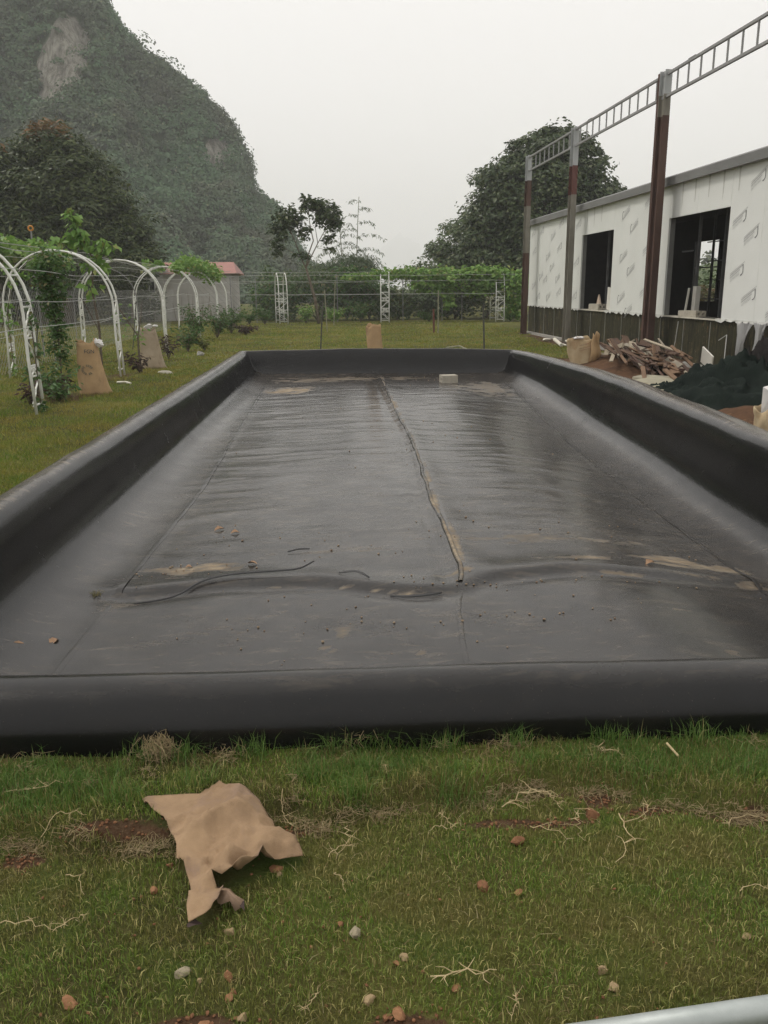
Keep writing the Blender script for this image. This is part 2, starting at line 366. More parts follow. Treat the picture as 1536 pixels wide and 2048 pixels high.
XY = quad_xy(S, T); PX, PY = XY[..., 0], XY[..., 1]
zf = np.interp(dm, arc, pr[:, 1]); top = .262+.045*sst(0, .25, T)+.045*sst(.8, 1, T)*np.sin(np.pi*np.clip(S, 0, 1))+.03*(fbm(PX*.8, PY*.6, 90)-.5)
inner = (dm > arc[np.argmax(pr[:, 1])])
FZG = FZ(S, T); PZ = np.where(inner, FZG+zf*(top-FZG), zf*top)
fl = sst(A1*.78, A1*1.12, dm)
def poly_y(px, pts): return np.interp(px, [p[0] for p in pts], [p[1] for p in pts])
fold_line = [(-1.7, 4.78), (-1.4, 4.70), (-1.02, 4.66), (-.55, 4.74), (0, 4.66), (.30, 4.50), (.52, 4.40), (.76, 4.41), (1.0, 4.60), (1.35, 4.66), (1.9, 4.68), (2.6, 4.78), (3.6, 4.9)]
seamC = [(.60, 2.9), (.64, 3.49), (.70, 4.0), (.77, 4.38), (.83, 4.75), (.86, 5.4), (.875, 6.37), (.95, 7.6), (1.03, 9.07), (1.06, 10.6), (1.12, 12.5), (1.19, 14.9), (1.22, 16.3)]
seamL = [(-1.22, 3.3), (-1.2, 3.5), (-1.12, 5.0), (-.98, 7.3), (-.93, 10.5), (-.86, 14.8), (-.84, 16.2)]
seamR = [(2.62, 3.2), (2.69, 4.9), (2.76, 6.5), (2.83, 8.25), (3.05, 10.5), (3.25, 13.1), (3.4, 16)]
def seam_x(y, pts): return np.interp(y, [p[1] for p in pts], [p[0] for p in pts])
def floor_disp(px, py):
    px, py = np.asarray(px, float)/KF, np.asarray(py, float)/KF
    z = 0*px
    dy = py-poly_y(px, fold_line); amp = .034*(.45+.55*fbm(px*1.6, px*0, 13))*(1-.5*np.exp(-((px-.78)/.14)**2))
    z = z+amp*np.where(dy < 0, np.exp(-(dy/.05)**2), np.exp(-(dy/.19)**2))
    z = z-.012*np.exp(-((dy+.13)/.07)**2)
    wr = sst(6.2, 8.5, py)*sst(16, 13.5, py)
    q = fbm(px*.7+.8*fbm(px, py, 20), py*2.2+1.2*fbm(px*.9, py*.5, 19), 21, 3); z = z+wr*.008*(1-np.abs(q-.5)*4).clip(0, 1)**2
    q = fbm(px*.9+5, py*5.6+.5*px, 25, 2); z = z+wr*.004*(1-np.abs(q-.5)*5).clip(0, 1)**2
    q = fbm(px*.8, py*2.0, 27, 3); z = z+sst(4.9, 5.6, py)*sst(9, 7, py)*.007*(1-np.abs(q-.5)*4).clip(0, 1)**2
    sx = seam_x(py, seamC); d = px-sx; z = z+.022*sst(4.3, 4.8, py)*np.where(d < 0, np.exp(-(d/.035)**2), np.exp(-(d/.14)**2))-.016*sst(4.3, 4.8, py)*np.exp(-((d+.085)/.04)**2)
    z = z+.012*sst(4.5, 3.9, py)*np.exp(-(d/.04)**2)
    for sm in (seamL, seamR): d = px-seam_x(py, sm); z = z+.007*np.exp(-(d/.03)**2)
    z = z+.030*(fbm(px*.5, py*.5, 33)-.5)+.008*(fbm(px*2.3, py*2.3, 35)-.5)
    return z
PZ = PZ+fl*floor_disp(PX, PY)
wallw = (1-fl)*np.clip(zf, 0, 1); PZ = PZ+wallw*.012*(fbm(PX*2.5, PY*2.5, 38)-.5)
def liner_z(px, py):
    s_, t_ = quad_st(px, py); return FZ(s_, t_)+floor_disp(px, py)
# dried mud (its own shape, lies where puddles stood)
PX0, PY0, XY0 = PX, PY, XY; PX, PY, XY = PX/KF, PY/KF, XY/KF
mud = np.zeros(PX.shape); dy = PY-poly_y(PX, fold_line)
lowx = .25+.75*np.maximum(sst(-.1, -.9, PX), np.maximum(sst(1.0, 1.6, PX), np.exp(-((PX-.85)/.2)**2)))
mud = np.maximum(mud, lowx*np.exp(-((dy-.17)/.055)**2)*sst(.40, .68, fbm(PX*3.6, PY*10, 44, 4))*.75)
mud = np.maximum(mud, .7*np.exp(-((dy+.08)/.025)**2)*sst(.40, .6, fbm(PX*4, PY*7, 45)))
for a, b, r1, r2, s_ in ((-.78, 5.0, .3, .10, .8), (2.55, 5.02, .6, .10, .75), (2.75, 4.72, .5, .05, .6), (-.45, 14.3, .45, .45, 1.0), (.3, 15.6, 1.8, .4, .55), (2.9, 14.0, .6, 1.0, .5), (1.9, 4.05, .12, .03, .4), (1.9, 3.5, .04, .05, .6),
                         (-.55, 4.05, .4, .3, .25), (.9, 3.9, .5, .3, .25), (-.2, 3.75, .6, .2, .2), (.15, 3.95, .3, .2, .25), (-1.35, 4.4, .3, .25, .5), (1.5, 5.3, .7, .12, .45), (.1, 5.2, .4, .15, .35)):
    mud = np.maximum(mud, s_*sst(1.35, .3, np.hypot((PX-a)/r1, (PY-b)/r2)+2.2*(fbm(PX*6, PY*11, 46, 4)-.5)))
for a0, a1 in (((.05, 3.5), (.12, 3.95)), ((.45, 3.55), (.55, 3.9)), ((-.05, 3.72), (.09, 3.62)), ((-.35, 3.2), (-.29, 3.5))):
    p, q = np.array(a0), np.array(a1); v = q-p; tt = np.clip(((XY-p)@v)/(v@v), 0, 1); dd = np.linalg.norm(XY-p-tt[..., None]*v, axis=-1)
    mud = np.maximum(mud, .6*sst(.014, .003, dd)*sst(.3, .6, fbm(PX*9, PY*9, 47)))
mud *= np.maximum(fl, .0)
mud = np.maximum(mud, .22*(1-fl)*sst(.2, .6, zf)*sst(.55, .75, fbm(PX*3, PY*3, 48))*sst(6, 3, PY))
d = PX-seam_x(PY, seamC); mud = np.maximum(mud, .85*fl*np.exp(-((d-.028)/.018)**2)*sst(4.6, 5.0, PY)*sst(.3, .6, fbm(PX*2, PY*3, 49)))
PX, PY, XY = PX0, PY0, XY0
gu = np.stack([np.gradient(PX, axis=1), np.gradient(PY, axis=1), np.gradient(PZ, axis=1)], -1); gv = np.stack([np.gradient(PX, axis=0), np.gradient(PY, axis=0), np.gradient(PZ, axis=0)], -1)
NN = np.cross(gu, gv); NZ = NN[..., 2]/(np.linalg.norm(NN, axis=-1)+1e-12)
dust_sheen = sst(.80, .99, NZ)*(.27-.12*sst(7, 4, PY)+.22*(fbm(PX*.7, PY*.7, 58)-.5)+.42*sst(.75, .95, zf)*sst(3.2, 5, PY)-.08*sst(4, 3, PY)).clip(0, 1)      # dusty level parts; also paints in the pale sheen of crown and floor
def liner_mat():
    m, n, l, b = newmat('black_liner'); v = ocoord(n, l); at = n.new('ShaderNodeAttribute'); at.attribute_name = 'mud'
    fine = noise(n, l, 11, 9, .78, ocoord(n, l, (1, 2.2, 1)), .5); st = noise(n, l, 5, 8, .7, ocoord(n, l, (1, 3.2, 1)), .6)
    base = mixc(n, l, ramp(n, l, noise(n, l, 2.2, 6, .7, v), .35, .7), (.0045, .0045, .0048), (.008, .0078, .0078))
    dst = n.new('ShaderNodeAttribute'); dst.attribute_name = 'dust_sheen'
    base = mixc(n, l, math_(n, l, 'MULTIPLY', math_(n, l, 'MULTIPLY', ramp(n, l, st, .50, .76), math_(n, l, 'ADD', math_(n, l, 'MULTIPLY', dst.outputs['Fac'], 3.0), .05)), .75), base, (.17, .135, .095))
    dst = n.new('ShaderNodeAttribute'); dst.attribute_name = 'dust_sheen'
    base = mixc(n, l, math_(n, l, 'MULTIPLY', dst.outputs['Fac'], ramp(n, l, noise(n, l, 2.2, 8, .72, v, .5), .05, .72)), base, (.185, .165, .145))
    spk = ramp(n, l, noise(n, l, 120, 3, .6, v), .70, .76); base = mixc(n, l, math_(n, l, 'MULTIPLY', spk, .35), base, (.3, .26, .2))
    f = ramp(n, l, math_(n, l, 'ADD', at.outputs['Fac'], math_(n, l, 'MULTIPLY', math_(n, l, 'SUBTRACT', fine, .5), math_(n, l, 'MULTIPLY', at.outputs['Fac'], 4.0))), .25, 1.05)
    mudc = mixc(n, l, ramp(n, l, noise(n, l, 8, 5, .6, v), .4, .6), (.34, .275, .19), (.22, .165, .105))
    l.new(mixc(n, l, f, base, mudc), b.inputs['Base Color'])
    rg = n.new('ShaderNodeMapRange'); l.new(noise(n, l, 3, 5, .6, v), rg.inputs[0]); rg.inputs[1].default_value = .3; rg.inputs[2].default_value = .7; rg.inputs[3].default_value = .19; rg.inputs[4].default_value = .28
    mr = n.new('ShaderNodeMix'); l.new(f, mr.inputs[0]); l.new(rg.outputs[0], mr.inputs[2]); mr.inputs[3].default_value = .9; l.new(mr.outputs[0], b.inputs['Roughness'])
    b.inputs['Specular IOR Level'].default_value = .33
    bump(n, l, b, noise(n, l, 5, 3, .5, v), .03, .02); return m
liner_m = liner_mat()
pond = thing('lined_pond', 'long rectangular pond pit lined with dull black plastic sheet over low rounded walls', 'pond', (1.2, 10, 0))
ny2, nx2 = PX.shape; ii = (np.arange(ny2-1)[:, None]*nx2+np.arange(nx2-1)[None]).ravel()
o = npmesh('liner_sheet', np.stack([PX.ravel()-1.2, PY.ravel()-10, PZ.ravel()], 1), np.stack([ii, ii+1, ii+nx2+1, ii+nx2], 1), liner_m, pond, True, {'mud': mud.ravel(), 'dust_sheen': dust_sheen.ravel()})
def seam_strip(pts, y0, y1, wd, hgt, seed, mudv=.0):
    ys = np.arange(y0, y1, .05); xs = (seam_x(ys, pts)+.012*(vn(ys*2.2, ys*0, seed)-.5)+.008*(vn(ys*7, ys*0, seed+1)-.5))*KF; ys = ys*KF
    pts_v, fc, dm_, mm_ = [], [], [], []
    for i, (a, b) in enumerate(zip(xs, ys)):
        zz = liner_z(np.array([a-wd/2, a, a+wd/2]), np.array([b, b, b])); lift = hgt*(.5+1.0*vn(np.array([b*3]), np.array([0.]), seed+2)[0])
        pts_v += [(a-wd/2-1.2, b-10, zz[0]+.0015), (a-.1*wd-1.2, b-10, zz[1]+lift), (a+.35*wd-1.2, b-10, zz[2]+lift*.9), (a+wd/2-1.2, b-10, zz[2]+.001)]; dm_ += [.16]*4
        q_ = mudv*max(0, vn(np.array([b*2.3]), np.array([1.]), seed+4)[0]*1.6-.35); mm_ += [0, q_, q_*1.1, q_*.5]
        if i:
            q = (i-1)*4
            for k_ in range(3): fc.append((q+k_, q+k_+1, q+k_+5, q+k_+4))
    return npmesh('weld_seam', pts_v, fc, liner_m, pond, True, {'dust_sheen': dm_, 'mud': mm_})
seam_strip(seamC, 4.45, 15.6, .034, .009, 61, .9); seam_strip(seamC, 3.35, 4.4, .03, .003, 62, .3)
seam_strip(seamL, 3.4, 15.0, .04, .002, 63, .1); seam_strip(seamR, 4.0, 15.2, .04, .003, 64, .3)
# ---- litter on the liner
strip_m = M('black_offcut', (.012, .012, .013), (.02, .02, .02), rough=.4)
def offcut(pts, wd, label):
    P = catmull(np.array([(a*KF, b*KF, c) for a, b, c in pts]), 6); V, fc = [], []
    zz = liner_z(P[:, 0], P[:, 1])+P[:, 2]+.004
    for i in range(len(P)):
        t = P[min(i+1, len(P)-1), :2]-P[max(i-1, 0), :2]; t = t/np.linalg.norm(t); nrm = np.array([-t[1], t[0]]); ww = wd*(.25+.75*math.sin(math.pi*min(1, max(.08, (i+1)/(len(P)+1)))))
        a = P[i, :2]+nrm*ww/2; b = P[i, :2]-nrm*ww/2
        V += [(a[0], a[1], zz[i]+.006), (b[0], b[1], zz[i])]
        if i: q = 2*i; fc.append((q-2, q-1, q+1, q))
    o = npmesh('liner_offcut', V, fc, strip_m, None, True); sm = o.modifiers.new('thickness', 'SOLIDIFY'); sm.thickness = .0025; return tag(o, label, 'offcut', 'black offcut strips on the liner')
offcut([(-1.02, 4.47, 0), (-.85, 4.51, .005), (-.69, 4.68, .012), (-.49, 4.74, .02), (-.23, 4.73, .025), (-.115, 4.74, .03), (-.03, 4.83, .05)], .016, 'longest thin black plastic strip curving over the fold in the floor')
offcut([(.11, 4.69, 0), (.21, 4.65, .02), (.28, 4.57, .0)], .016, 'short black plastic strip arching up at the end of the long strip')
offcut([(.38, 4.34, 0), (.51, 4.29, .01), (.66, 4.32, .006)], .02, 'flat black plastic strip against the fold beside the middle seam')
offcut([(-.2, 5.21, .004), (-.13, 5.23, .012), (-.06, 5.24, .006)], .012, 'tiny black plastic sliver alone behind the long strip')
dry_leaf_m = M('dry_leaf', (.36, .23, .14), (.24, .14, .08), 30, .8)
def dry_leaf(x, y, s, rz, label, m=dry_leaf_m, onl=True, nm='dry_leaf', grp='dry leaves on the liner'):
    b = MB(); n = 6; x, y, s = x*KF, y*KF, s*KF; z = (liner_z(x, y) if onl else ground_z(np.array(x), np.array(y)))+.004; rd = random.Random(int(x*1000))
    L_, Rr = [], []
    for i in range(n+1):
        t = i/n; wv = s*.34*math.sin(math.pi*(t*.92+.05))*(1+rd.uniform(-.25, .25)); c = s*(.22*math.sin(3*t)+.1*t)
        L_.append((s*(t-.5), wv, c*.6+wv*.6)); Rr.append((s*(t-.5), -wv*.8, c*.5+wv*.35))
    for i in range(n):
        md0, md1 = (s*(i/n-.5), 0, L_[i][2]*.3), (s*((i+1)/n-.5), 0, L_[i+1][2]*.3)
        b.poly([L_[i], md0, md1, L_[i+1]]); b.poly([md0, Rr[i], Rr[i+1], md1])
    o = b.build(nm, m); o.location = (x, y, float(z)); o.rotation_euler = (0, 0, rz); return tag(o, label, 'leaf', grp)
for a in ((-.70, 5.86, .07, .5, 'curled brown leaf on the liner, left of a pair far behind the strip'), (-.58, 5.75, .06, .2, 'curled brown leaf on the liner, right of a pair far behind the strip'),
          (-.41, 5.02, .06, 2.9, 'pale curled leaf lying just behind the long black strip'), (-1.30, 3.97, .06, 1.2, 'small rust brown leaf near the left wall of the pond'),
          (-1.46, 3.89, .11, .3, 'large torn brown leaf at the foot of the left pond wall'), (2.02, 4.81, .07, .4, 'brown leaf on the mud streak by the right pond wall'),
          (-1.48, 3.74, .07, 2.4, 'dark crumpled leaf under the large torn leaf by the left wall'), (-.80, 5.03, .04, .1, 'small tan leaf on the mud streak left of the strip')): dry_leaf(*a)
b = MB(); rd = random.Random(5)
for _ in range(260):
    c = rd.choice([(-.95, 5.0, .35, .12), (.4, 4.0, 1.4, .35), (1.2, 4.45, .9, .1), (-.5, 3.4, .5, .12), (1.6, 5.6, 1.2, .8), (0, 5.4, 1.2, .8), (.5, 3.9, 1.2, .1), (2.2, 15, 1.2, .6), (1, 9, 1.8, 2)])
    x_, y_ = rd.gauss(c[0], c[2]*.6), rd.gauss(c[1], c[3]*.6)
    if -1.3 < x_ < 2.6 and 3.3 < y_ < 15.8: s_ = rd.uniform(.003, .010)*(1+.06*y_); b.rock((x_*KF, y_*KF, float(liner_z(x_*KF, y_*KF))+s_*.4), (s_, s_*.8, s_*.6), rd.randint(0, 999), 1)
tag(b.build('soil_crumbs', M('crumbs', (.16, .10, .06), (.32, .25, .17), 30, .95)), kind='stuff')
b = MB(); rd = random.Random(9); tw = thing('grass_clump', 'small pulled grass clump lying on the liner left of the black strip', 'grass clump', (-1.25*KF, 4.62*KF, float(liner_z(-1.25*KF, 4.62*KF))))
for _ in range(40):
    a = rd.uniform(0, 6.28); r_ = rd.uniform(.02, .05); b.tube([(rd.gauss(0, .01), rd.gauss(0, .01), .005), (math.cos(a)*r_*.6, math.sin(a)*r_*.6, rd.uniform(.01, .04)), (math.cos(a)*r_, math.sin(a)*r_, rd.uniform(0, .03))], .0012, 3)
b.build('stems', M('pulled_grass', (.13, .13, .05), (.25, .2, .1), 30, .9), tw)
# ---- grey hollow brick near the far wall
brick_m = M('grey_block', (.46, .42, .35), (.36, .33, .27), 12, .9, bmp=.4, bsc=60)
hole_m = M('block_core', (.03, .028, .025), rough=.9)
def hollow_brick(loc, rz, dims, label, group=None, axis='x', z0=True):
    t = thing('hollow_brick', label, 'brick', loc, rz, group); lx, ly, lz = dims; b = MB()
    # end faces carry two round cores along x
    n = 12; r_ = min(lz*.22, ly*.17)
    for sx in (-1, 1):
        for cyy in (-ly*.23, ly*.23):
            ring = [(sx*lx/2, cyy+r_*math.cos(2*math.pi*k/n), lz/2+r_*math.sin(2*math.pi*k/n)) for k in range(n)]
            y0, y1 = (-ly/2, 0) if cyy < 0 else (0, ly/2)
            out = []
            for k in range(n):
                c_, s_ = math.cos(2*math.pi*k/n), math.sin(2*math.pi*k/n); q = max(abs(c_), abs(s_))
                yy_ = (y0+y1)/2+(y1-y0)/2*c_/q; out.append((sx*lx/2, yy_, lz/2+lz/2*s_/q))
            for k in range(n):
                k2 = (k+1) % n; q = [ring[k], ring[k2], out[k2], out[k]]; b.poly(q if sx < 0 else q[::-1])
                if sx > 0: r0, r1 = ring[k], ring[k2]; b.poly([r0, r1, (-lx/2, r1[1], r1[2]), (-lx/2, r0[1], r0[2])])
    b.poly([(-lx/2, -ly/2, lz), (lx/2, -ly/2, lz), (lx/2, ly/2, lz), (-lx/2, ly/2, lz)]); b.poly([(-lx/2, -ly/2, 0), (-lx/2, ly/2, 0), (lx/2, ly/2, 0), (lx/2, -ly/2, 0)])
    for sy in (-1, 1): q = [(-lx/2, sy*ly/2, 0), (lx/2, sy*ly/2, 0), (lx/2, sy*ly/2, lz), (-lx/2, sy*ly/2, lz)]; b.poly(q if sy < 0 else q[::-1])
    b.build('brick_body', brick_m, t)
    c = MB().box((0, 0, lz/2), (lx*.3, ly*.9, lz*.9)); c.build('core_shadow_web', hole_m, t) if False else None
    return t
hollow_brick((2.33*KF, 14.75*KF, float(liner_z(2.33*KF, 14.75*KF))), .12, (.31, .24, .15), 'grey hollow brick standing on the liner by the far pond wall')

# ------------------------------------------------------------------ leaves, trees, plants
def leaves(name, C, size, m, parent=None, aspect=.45, up=.5, droop=.35, jit=.3):
    C = np.asarray(C, float); N = len(C); s = size*(1+jit*RS.uniform(-1, 1, N))
    a = RS.uniform(0, 2*np.pi, N); d = np.stack([np.cos(a), np.sin(a), -droop+RS.normal(0, .4, N)], 1); d /= np.linalg.norm(d, axis=1)[:, None]
    nn = RS.normal(0, 1, (N, 3)); nn[:, 2] += up*3
    if C.shape[1] == 6:
        nn = C[:, 3:]+.42*RS.normal(0, 1, (N, 3)); C = C[:, :3]; d = d-nn*(np.sum(d*nn, 1)/np.sum(nn*nn, 1))[:, None]*.85; d /= np.linalg.norm(d, axis=1)[:, None]+1e-9
    sd_ = np.cross(d, nn); sd_ /= np.linalg.norm(sd_, axis=1)[:, None]+1e-9
    up_ = np.cross(sd_, d); hw = (s*aspect/2)[:, None]; L_ = s[:, None]
    V = np.stack([C, C+d*L_*.45+sd_*hw+up_*hw*.3, C+d*L_-up_*hw*.2, C+d*L_*.45-sd_*hw+up_*hw*.3], 1).reshape(-1, 3)
    b = np.arange(N)*4; return npmesh(name, V, np.concatenate([np.stack([b, b+1, b+2], 1), np.stack([b, b+2, b+3], 1)]), m, parent)
def shell_pts(c, r, n, clus=14, spread=.12, low=.55, nrm=False):
    k = max(1, n//clus); v = RS.normal(0, 1, (k, 3)); v /= np.linalg.norm(v, axis=1)[:, None]; rad = RS.uniform(low, 1.04, k)**.6
    P = v*rad[:, None]*np.array(r)*(1+.12*RS.normal(0, 1, k).clip(-1.5, 1.5))[:, None]; P = np.repeat(P, clus, 0); o = RS.normal(0, 1, (k*clus, 3)); o *= np.minimum(1, 1.7/np.linalg.norm(o, axis=1))[:, None]
    o[:, 2] = np.abs(o[:, 2])*.75-.2 if nrm else o[:, 2]; sz = np.repeat(RS.uniform(.6, 1.3, k), clus)[:, None]; Q = P+o*sz*spread*np.mean(r)+np.array(c)
    if not nrm: return Q
    w = o/(np.linalg.norm(o, axis=1)[:, None]+1e-9)+.5*np.repeat(v, clus, 0)+np.array([0, 0, .55]); return np.concatenate([Q, w/np.linalg.norm(w, axis=1)[:, None]], 1)
def tree(name, label, base, blobs, m, lsize, trunk_r=.2, trunk_top=None, fork=None, bm=bark, group=None, cat='tree', aspect=.45, clus=14, extra=None, spread=.12, tips=None):
    base = Vector(base); t = thing(name, label, cat, base, 0, group); b = MB()
    tt = Vector(trunk_top) if trunk_top else Vector((0, 0, .45*max(c[2]+r[2] for c, r, n in blobs)))
    md = tt*.5+Vector((random.uniform(-.1, .1), random.uniform(-.1, .1), 0))*tt.length*.4
    b.tube([(0, 0, -.1), tuple(md*.5), tuple(md), tuple(tt)], [trunk_r*1.25, trunk_r, trunk_r*.85, trunk_r*.7], 8)
    for c, r, n in blobs:
        c = Vector(c); mid = tt.lerp(c, .5)+Vector((0, 0, .08*c.length)); b.tube([tuple(tt*.92), tuple(mid), tuple(c)], [trunk_r*.5, trunk_r*.3, trunk_r*.1], 5)
        for _ in range(5):
            v = Vector((random.gauss(0, 1), random.gauss(0, 1), random.gauss(.3, .8))).normalized(); e = c+Vector((v.x*r[0], v.y*r[1], v.z*r[2]))*.85
            b.tube([tuple(mid.lerp(c, .6)), tuple(c.lerp(e, .5)), tuple(e)], [trunk_r*.16, trunk_r*.1, trunk_r*.03], 4, False)
    b.build('trunk', bm, t, True)
    P = np.concatenate([shell_pts(c, r, n, clus, spread, .5, True) for c, r, n in blobs]); leaves('crown', P, lsize, m, t, aspect)
    if tips is not None: tag(leaves('new_growth', tips[0], tips[1], tips[2], t, aspect), kind='stuff')
    return t
dark_leaf = leafmat('dark_leaf', (.034, .062, .024), (.085, .115, .042), (.13, .15, .07), .88, .42, .2)
mango_leaf = leafmat('mango_leaf', (.032, .056, .018), (.085, .11, .034), (.12, .145, .05), .9, .42, .2)
orange_leaf = leafmat('young_orange_leaf', (.22, .12, .05), (.15, .11, .045), rough=.5)
mid_leaf = leafmat('mid_leaf', (.065, .115, .04), (.12, .165, .06), (.17, .185, .08), .88, .5, .25)
vine_leaf = leafmat('vine_leaf', (.13, .26, .055), (.24, .37, .09), (.31, .34, .11), .9, .5, .3)
bamboo_leaf = leafmat('bamboo_leaf', (.09, .135, .075), (.14, .185, .095), (.18, .2, .12), .88, .5, .25)
fern_leaf = leafmat('garden_leaf', (.05, .12, .032), (.11, .185, .05), (.15, .14, .055), .9, .5, .25)
red_leaf = leafmat('dark_red_leaf', (.07, .035, .03), (.045, .035, .025), (.11, .07, .05), .85, .6, .2)
yel_leaf = leafmat('yellow_leaf', (.22, .22, .05), (.12, .17, .04), rough=.5)

def B(c, r, n): return (c, r, n)
# big trees at the left beyond the trellis
tp = shell_pts((.1, -.6, 8.75), (.9, .8, .45), 420, 4, .3)
tree('leafy_tree', 'tall dark leafy tree tipped with orange young leaves, behind the left trellis', (-12.2, 45, 0),
     [B((0, 0, 6.0), (2.6, 2.4, 2.6), 16200), B((.1, -.3, 7.9), (1.3, 1.3, 1.1), 5400), B((2.0, -.4, 4.6), (2.2, 2.0, 2.3), 12600), B((-1.9, 0, 4.6), (2.2, 2, 2.4), 10800), B((.3, -1.2, 3.2), (3.2, 1.8, 1.6), 10800), B((1.3, -.5, 6.5), (1.7, 1.6, 1.5), 6480)],
     mango_leaf, .26, .3, tips=(tp, .34, orange_leaf), clus=64, spread=.20, aspect=.34)
tp = shell_pts((-.2, -1, 8.1), (1.6, .8, .4), 340, 4, .3)
tree('leafy_tree', 'dark leafy tree with rust tipped crown cut by the left edge of the photo', (-15.6, 45.5, 0),
     [B((0, 0, 5.6), (2.6, 2.4, 2.6), 16200), B((.8, -.8, 3.4), (2.6, 2, 1.8), 9000), B((.6, -.6, 6.9), (1.6, 1.4, 1.1), 5400), B((-2.4, 0, 4.4), (2, 2, 2.2), 7200)],
     mango_leaf, .26, .28, tips=(tp, .34, orange_leaf), clus=64, spread=.20, aspect=.34)
tree('leafy_tree', 'low rounded dark tree at the right end of the left tree group', (-8.75, 44.2, 0),
     [B((0, 0, 3.7), (1.15, 1.3, 1.25), 6480), B((-.6, 0, 2.9), (1.5, 1.4, 1.5), 6480), B((.45, -.3, 2.8), (.95, 1.0, 1.1), 3960), B((-1.5, 0, 3.8), (1.2, 1.2, 1.3), 3960)], mango_leaf, .24, .2, clus=64, spread=.20, aspect=.34)
# big dome tree behind the building
bl = [B((0, 0, 5.2), (3.4, 3.2, 3.0), 15624), B((.6, 0, 7.6), (2.4, 2.2, 1.9), 8928), B((-1.9, -.3, 6.2), (1.9, 1.8, 1.9), 6696), B((2.2, 0, 6.0), (2.0, 2, 2.0), 6696), B((-2.8, -.3, 4.0), (1.7, 1.8, 1.9), 6696), B((-1.4, -1.2, 2.6), (2.6, 1.8, 1.6), 7812),
      B((3.9, .4, 5.2), (1.4, 1.4, 1.3), 3348), B((2.2, .2, 8.5), (1.0, 1, .8), 1785), B((.3, 0, 9.0), (1.1, 1, .7), 1785), B((-1.1, 0, 8.2), (1.1, 1, .8), 1785), B((-3.6, -.5, 2.6), (1.2, 1.2, 1.6), 2901), B((4.6, .5, 6.3), (.7, .7, .55), 700)]
tree('dome_tree', 'large dark dome shaped tree rising behind the white panel building', (12.6, 48, 0), bl, dark_leaf, .25, .38, clus=70, spread=.20, aspect=.5)
tree('pale_tree', 'smaller hazy grey green tree left of the large dome tree', (10.4, 60, 0),
     [B((0, 0, 4.2), (1.9, 1.8, 2.0), 5580), B((-1.2, 0, 3.0), (1.3, 1.3, 1.6), 3348), B((.6, 0, 5.3), (1.2, 1.2, 1.0), 2455), B((-.6, -.5, 1.6), (1.8, 1.4, 1.4), 2790)], mid_leaf, .24, .22, clus=60, spread=.22)
# slender leaning tree on the far lawn edge
def slim_tree():
    t = thing('slender_tree', 'slender leaning tree with open forked crown at the far edge of the lawn', 'tree', (.30, 40.7, 0)); b = MB()
    tk = [(0, 0, 0), (-.16, 0, 1.15), (-.40, 0, 2.05), (-.52, 0, 2.5)]; b.tube(tk, [.085, .07, .06, .05], 7)
    ends = []
    def limb(pts, r): b.tube(pts, [r*(1-.75*i/(len(pts)-1)) for i in range(len(pts))], 5, False)
    f = (-.52, 0, 2.5)
    limb([f, (-.75, .1, 3.0), (-.95, .1, 3.6), (-1.25, .15, 4.3), (-1.6, .2, 4.8)], .035); limb([f, (-.4, 0, 3.1), (-.15, -.1, 3.7), (-.3, -.1, 4.5), (-.35, 0, 5.3)], .04)
    limb([f, (-.3, .1, 2.95), (.05, .2, 3.6), (.35, .2, 4.1), (.9, .2, 4.6)], .035); limb([(-.95, .1, 3.6), (-.75, 0, 4.2), (-.5, 0, 4.6)], .016); limb([(-.75, .1, 3.0), (-1.3, .2, 3.3), (-1.85, .2, 3.7)], .018)
    limb([(.05, .2, 3.6), (-.05, .1, 4.3), (.1, .1, 4.9)], .018); limb([(.35, .2, 4.1), (.9, .1, 4.15), (1.25, .1, 4.3)], .014); limb([(.0, .1, 3.4), (.5, .2, 3.3)], .012)
    b.build('trunk', bark_pale, t, True)
    P = np.concatenate([shell_pts(c, r, n, 10, .22, .2) for c, r, n in (((-1.25, .1, 4.65), (.75, .7, .5), 630), ((-1.75, .1, 4.0), (.4, .5, .5), 230), ((-.45, 0, 5.35), (.42, .5, .4), 210), ((.45, .1, 4.85), (.62, .7, .5), 665), ((-.6, 0, 4.05), (.4, .5, .3), 105),
        ((.85, .1, 4.45), (.4, .5, .32), 210), ((-1.85, .1, 3.35), (.3, .3, .35), 154), ((-.75, 0, 3.1), (.3, .3, .3), 84), ((.5, .1, 3.3), (.35, .2, .12), 49), ((.45, .1, 3.85), (.35, .3, .15), 84), ((.05, .1, 5.2), (.4, .4, .3), 266))])
    leaves('crown', P, .22, dark_leaf, t, .5)
slim_tree()
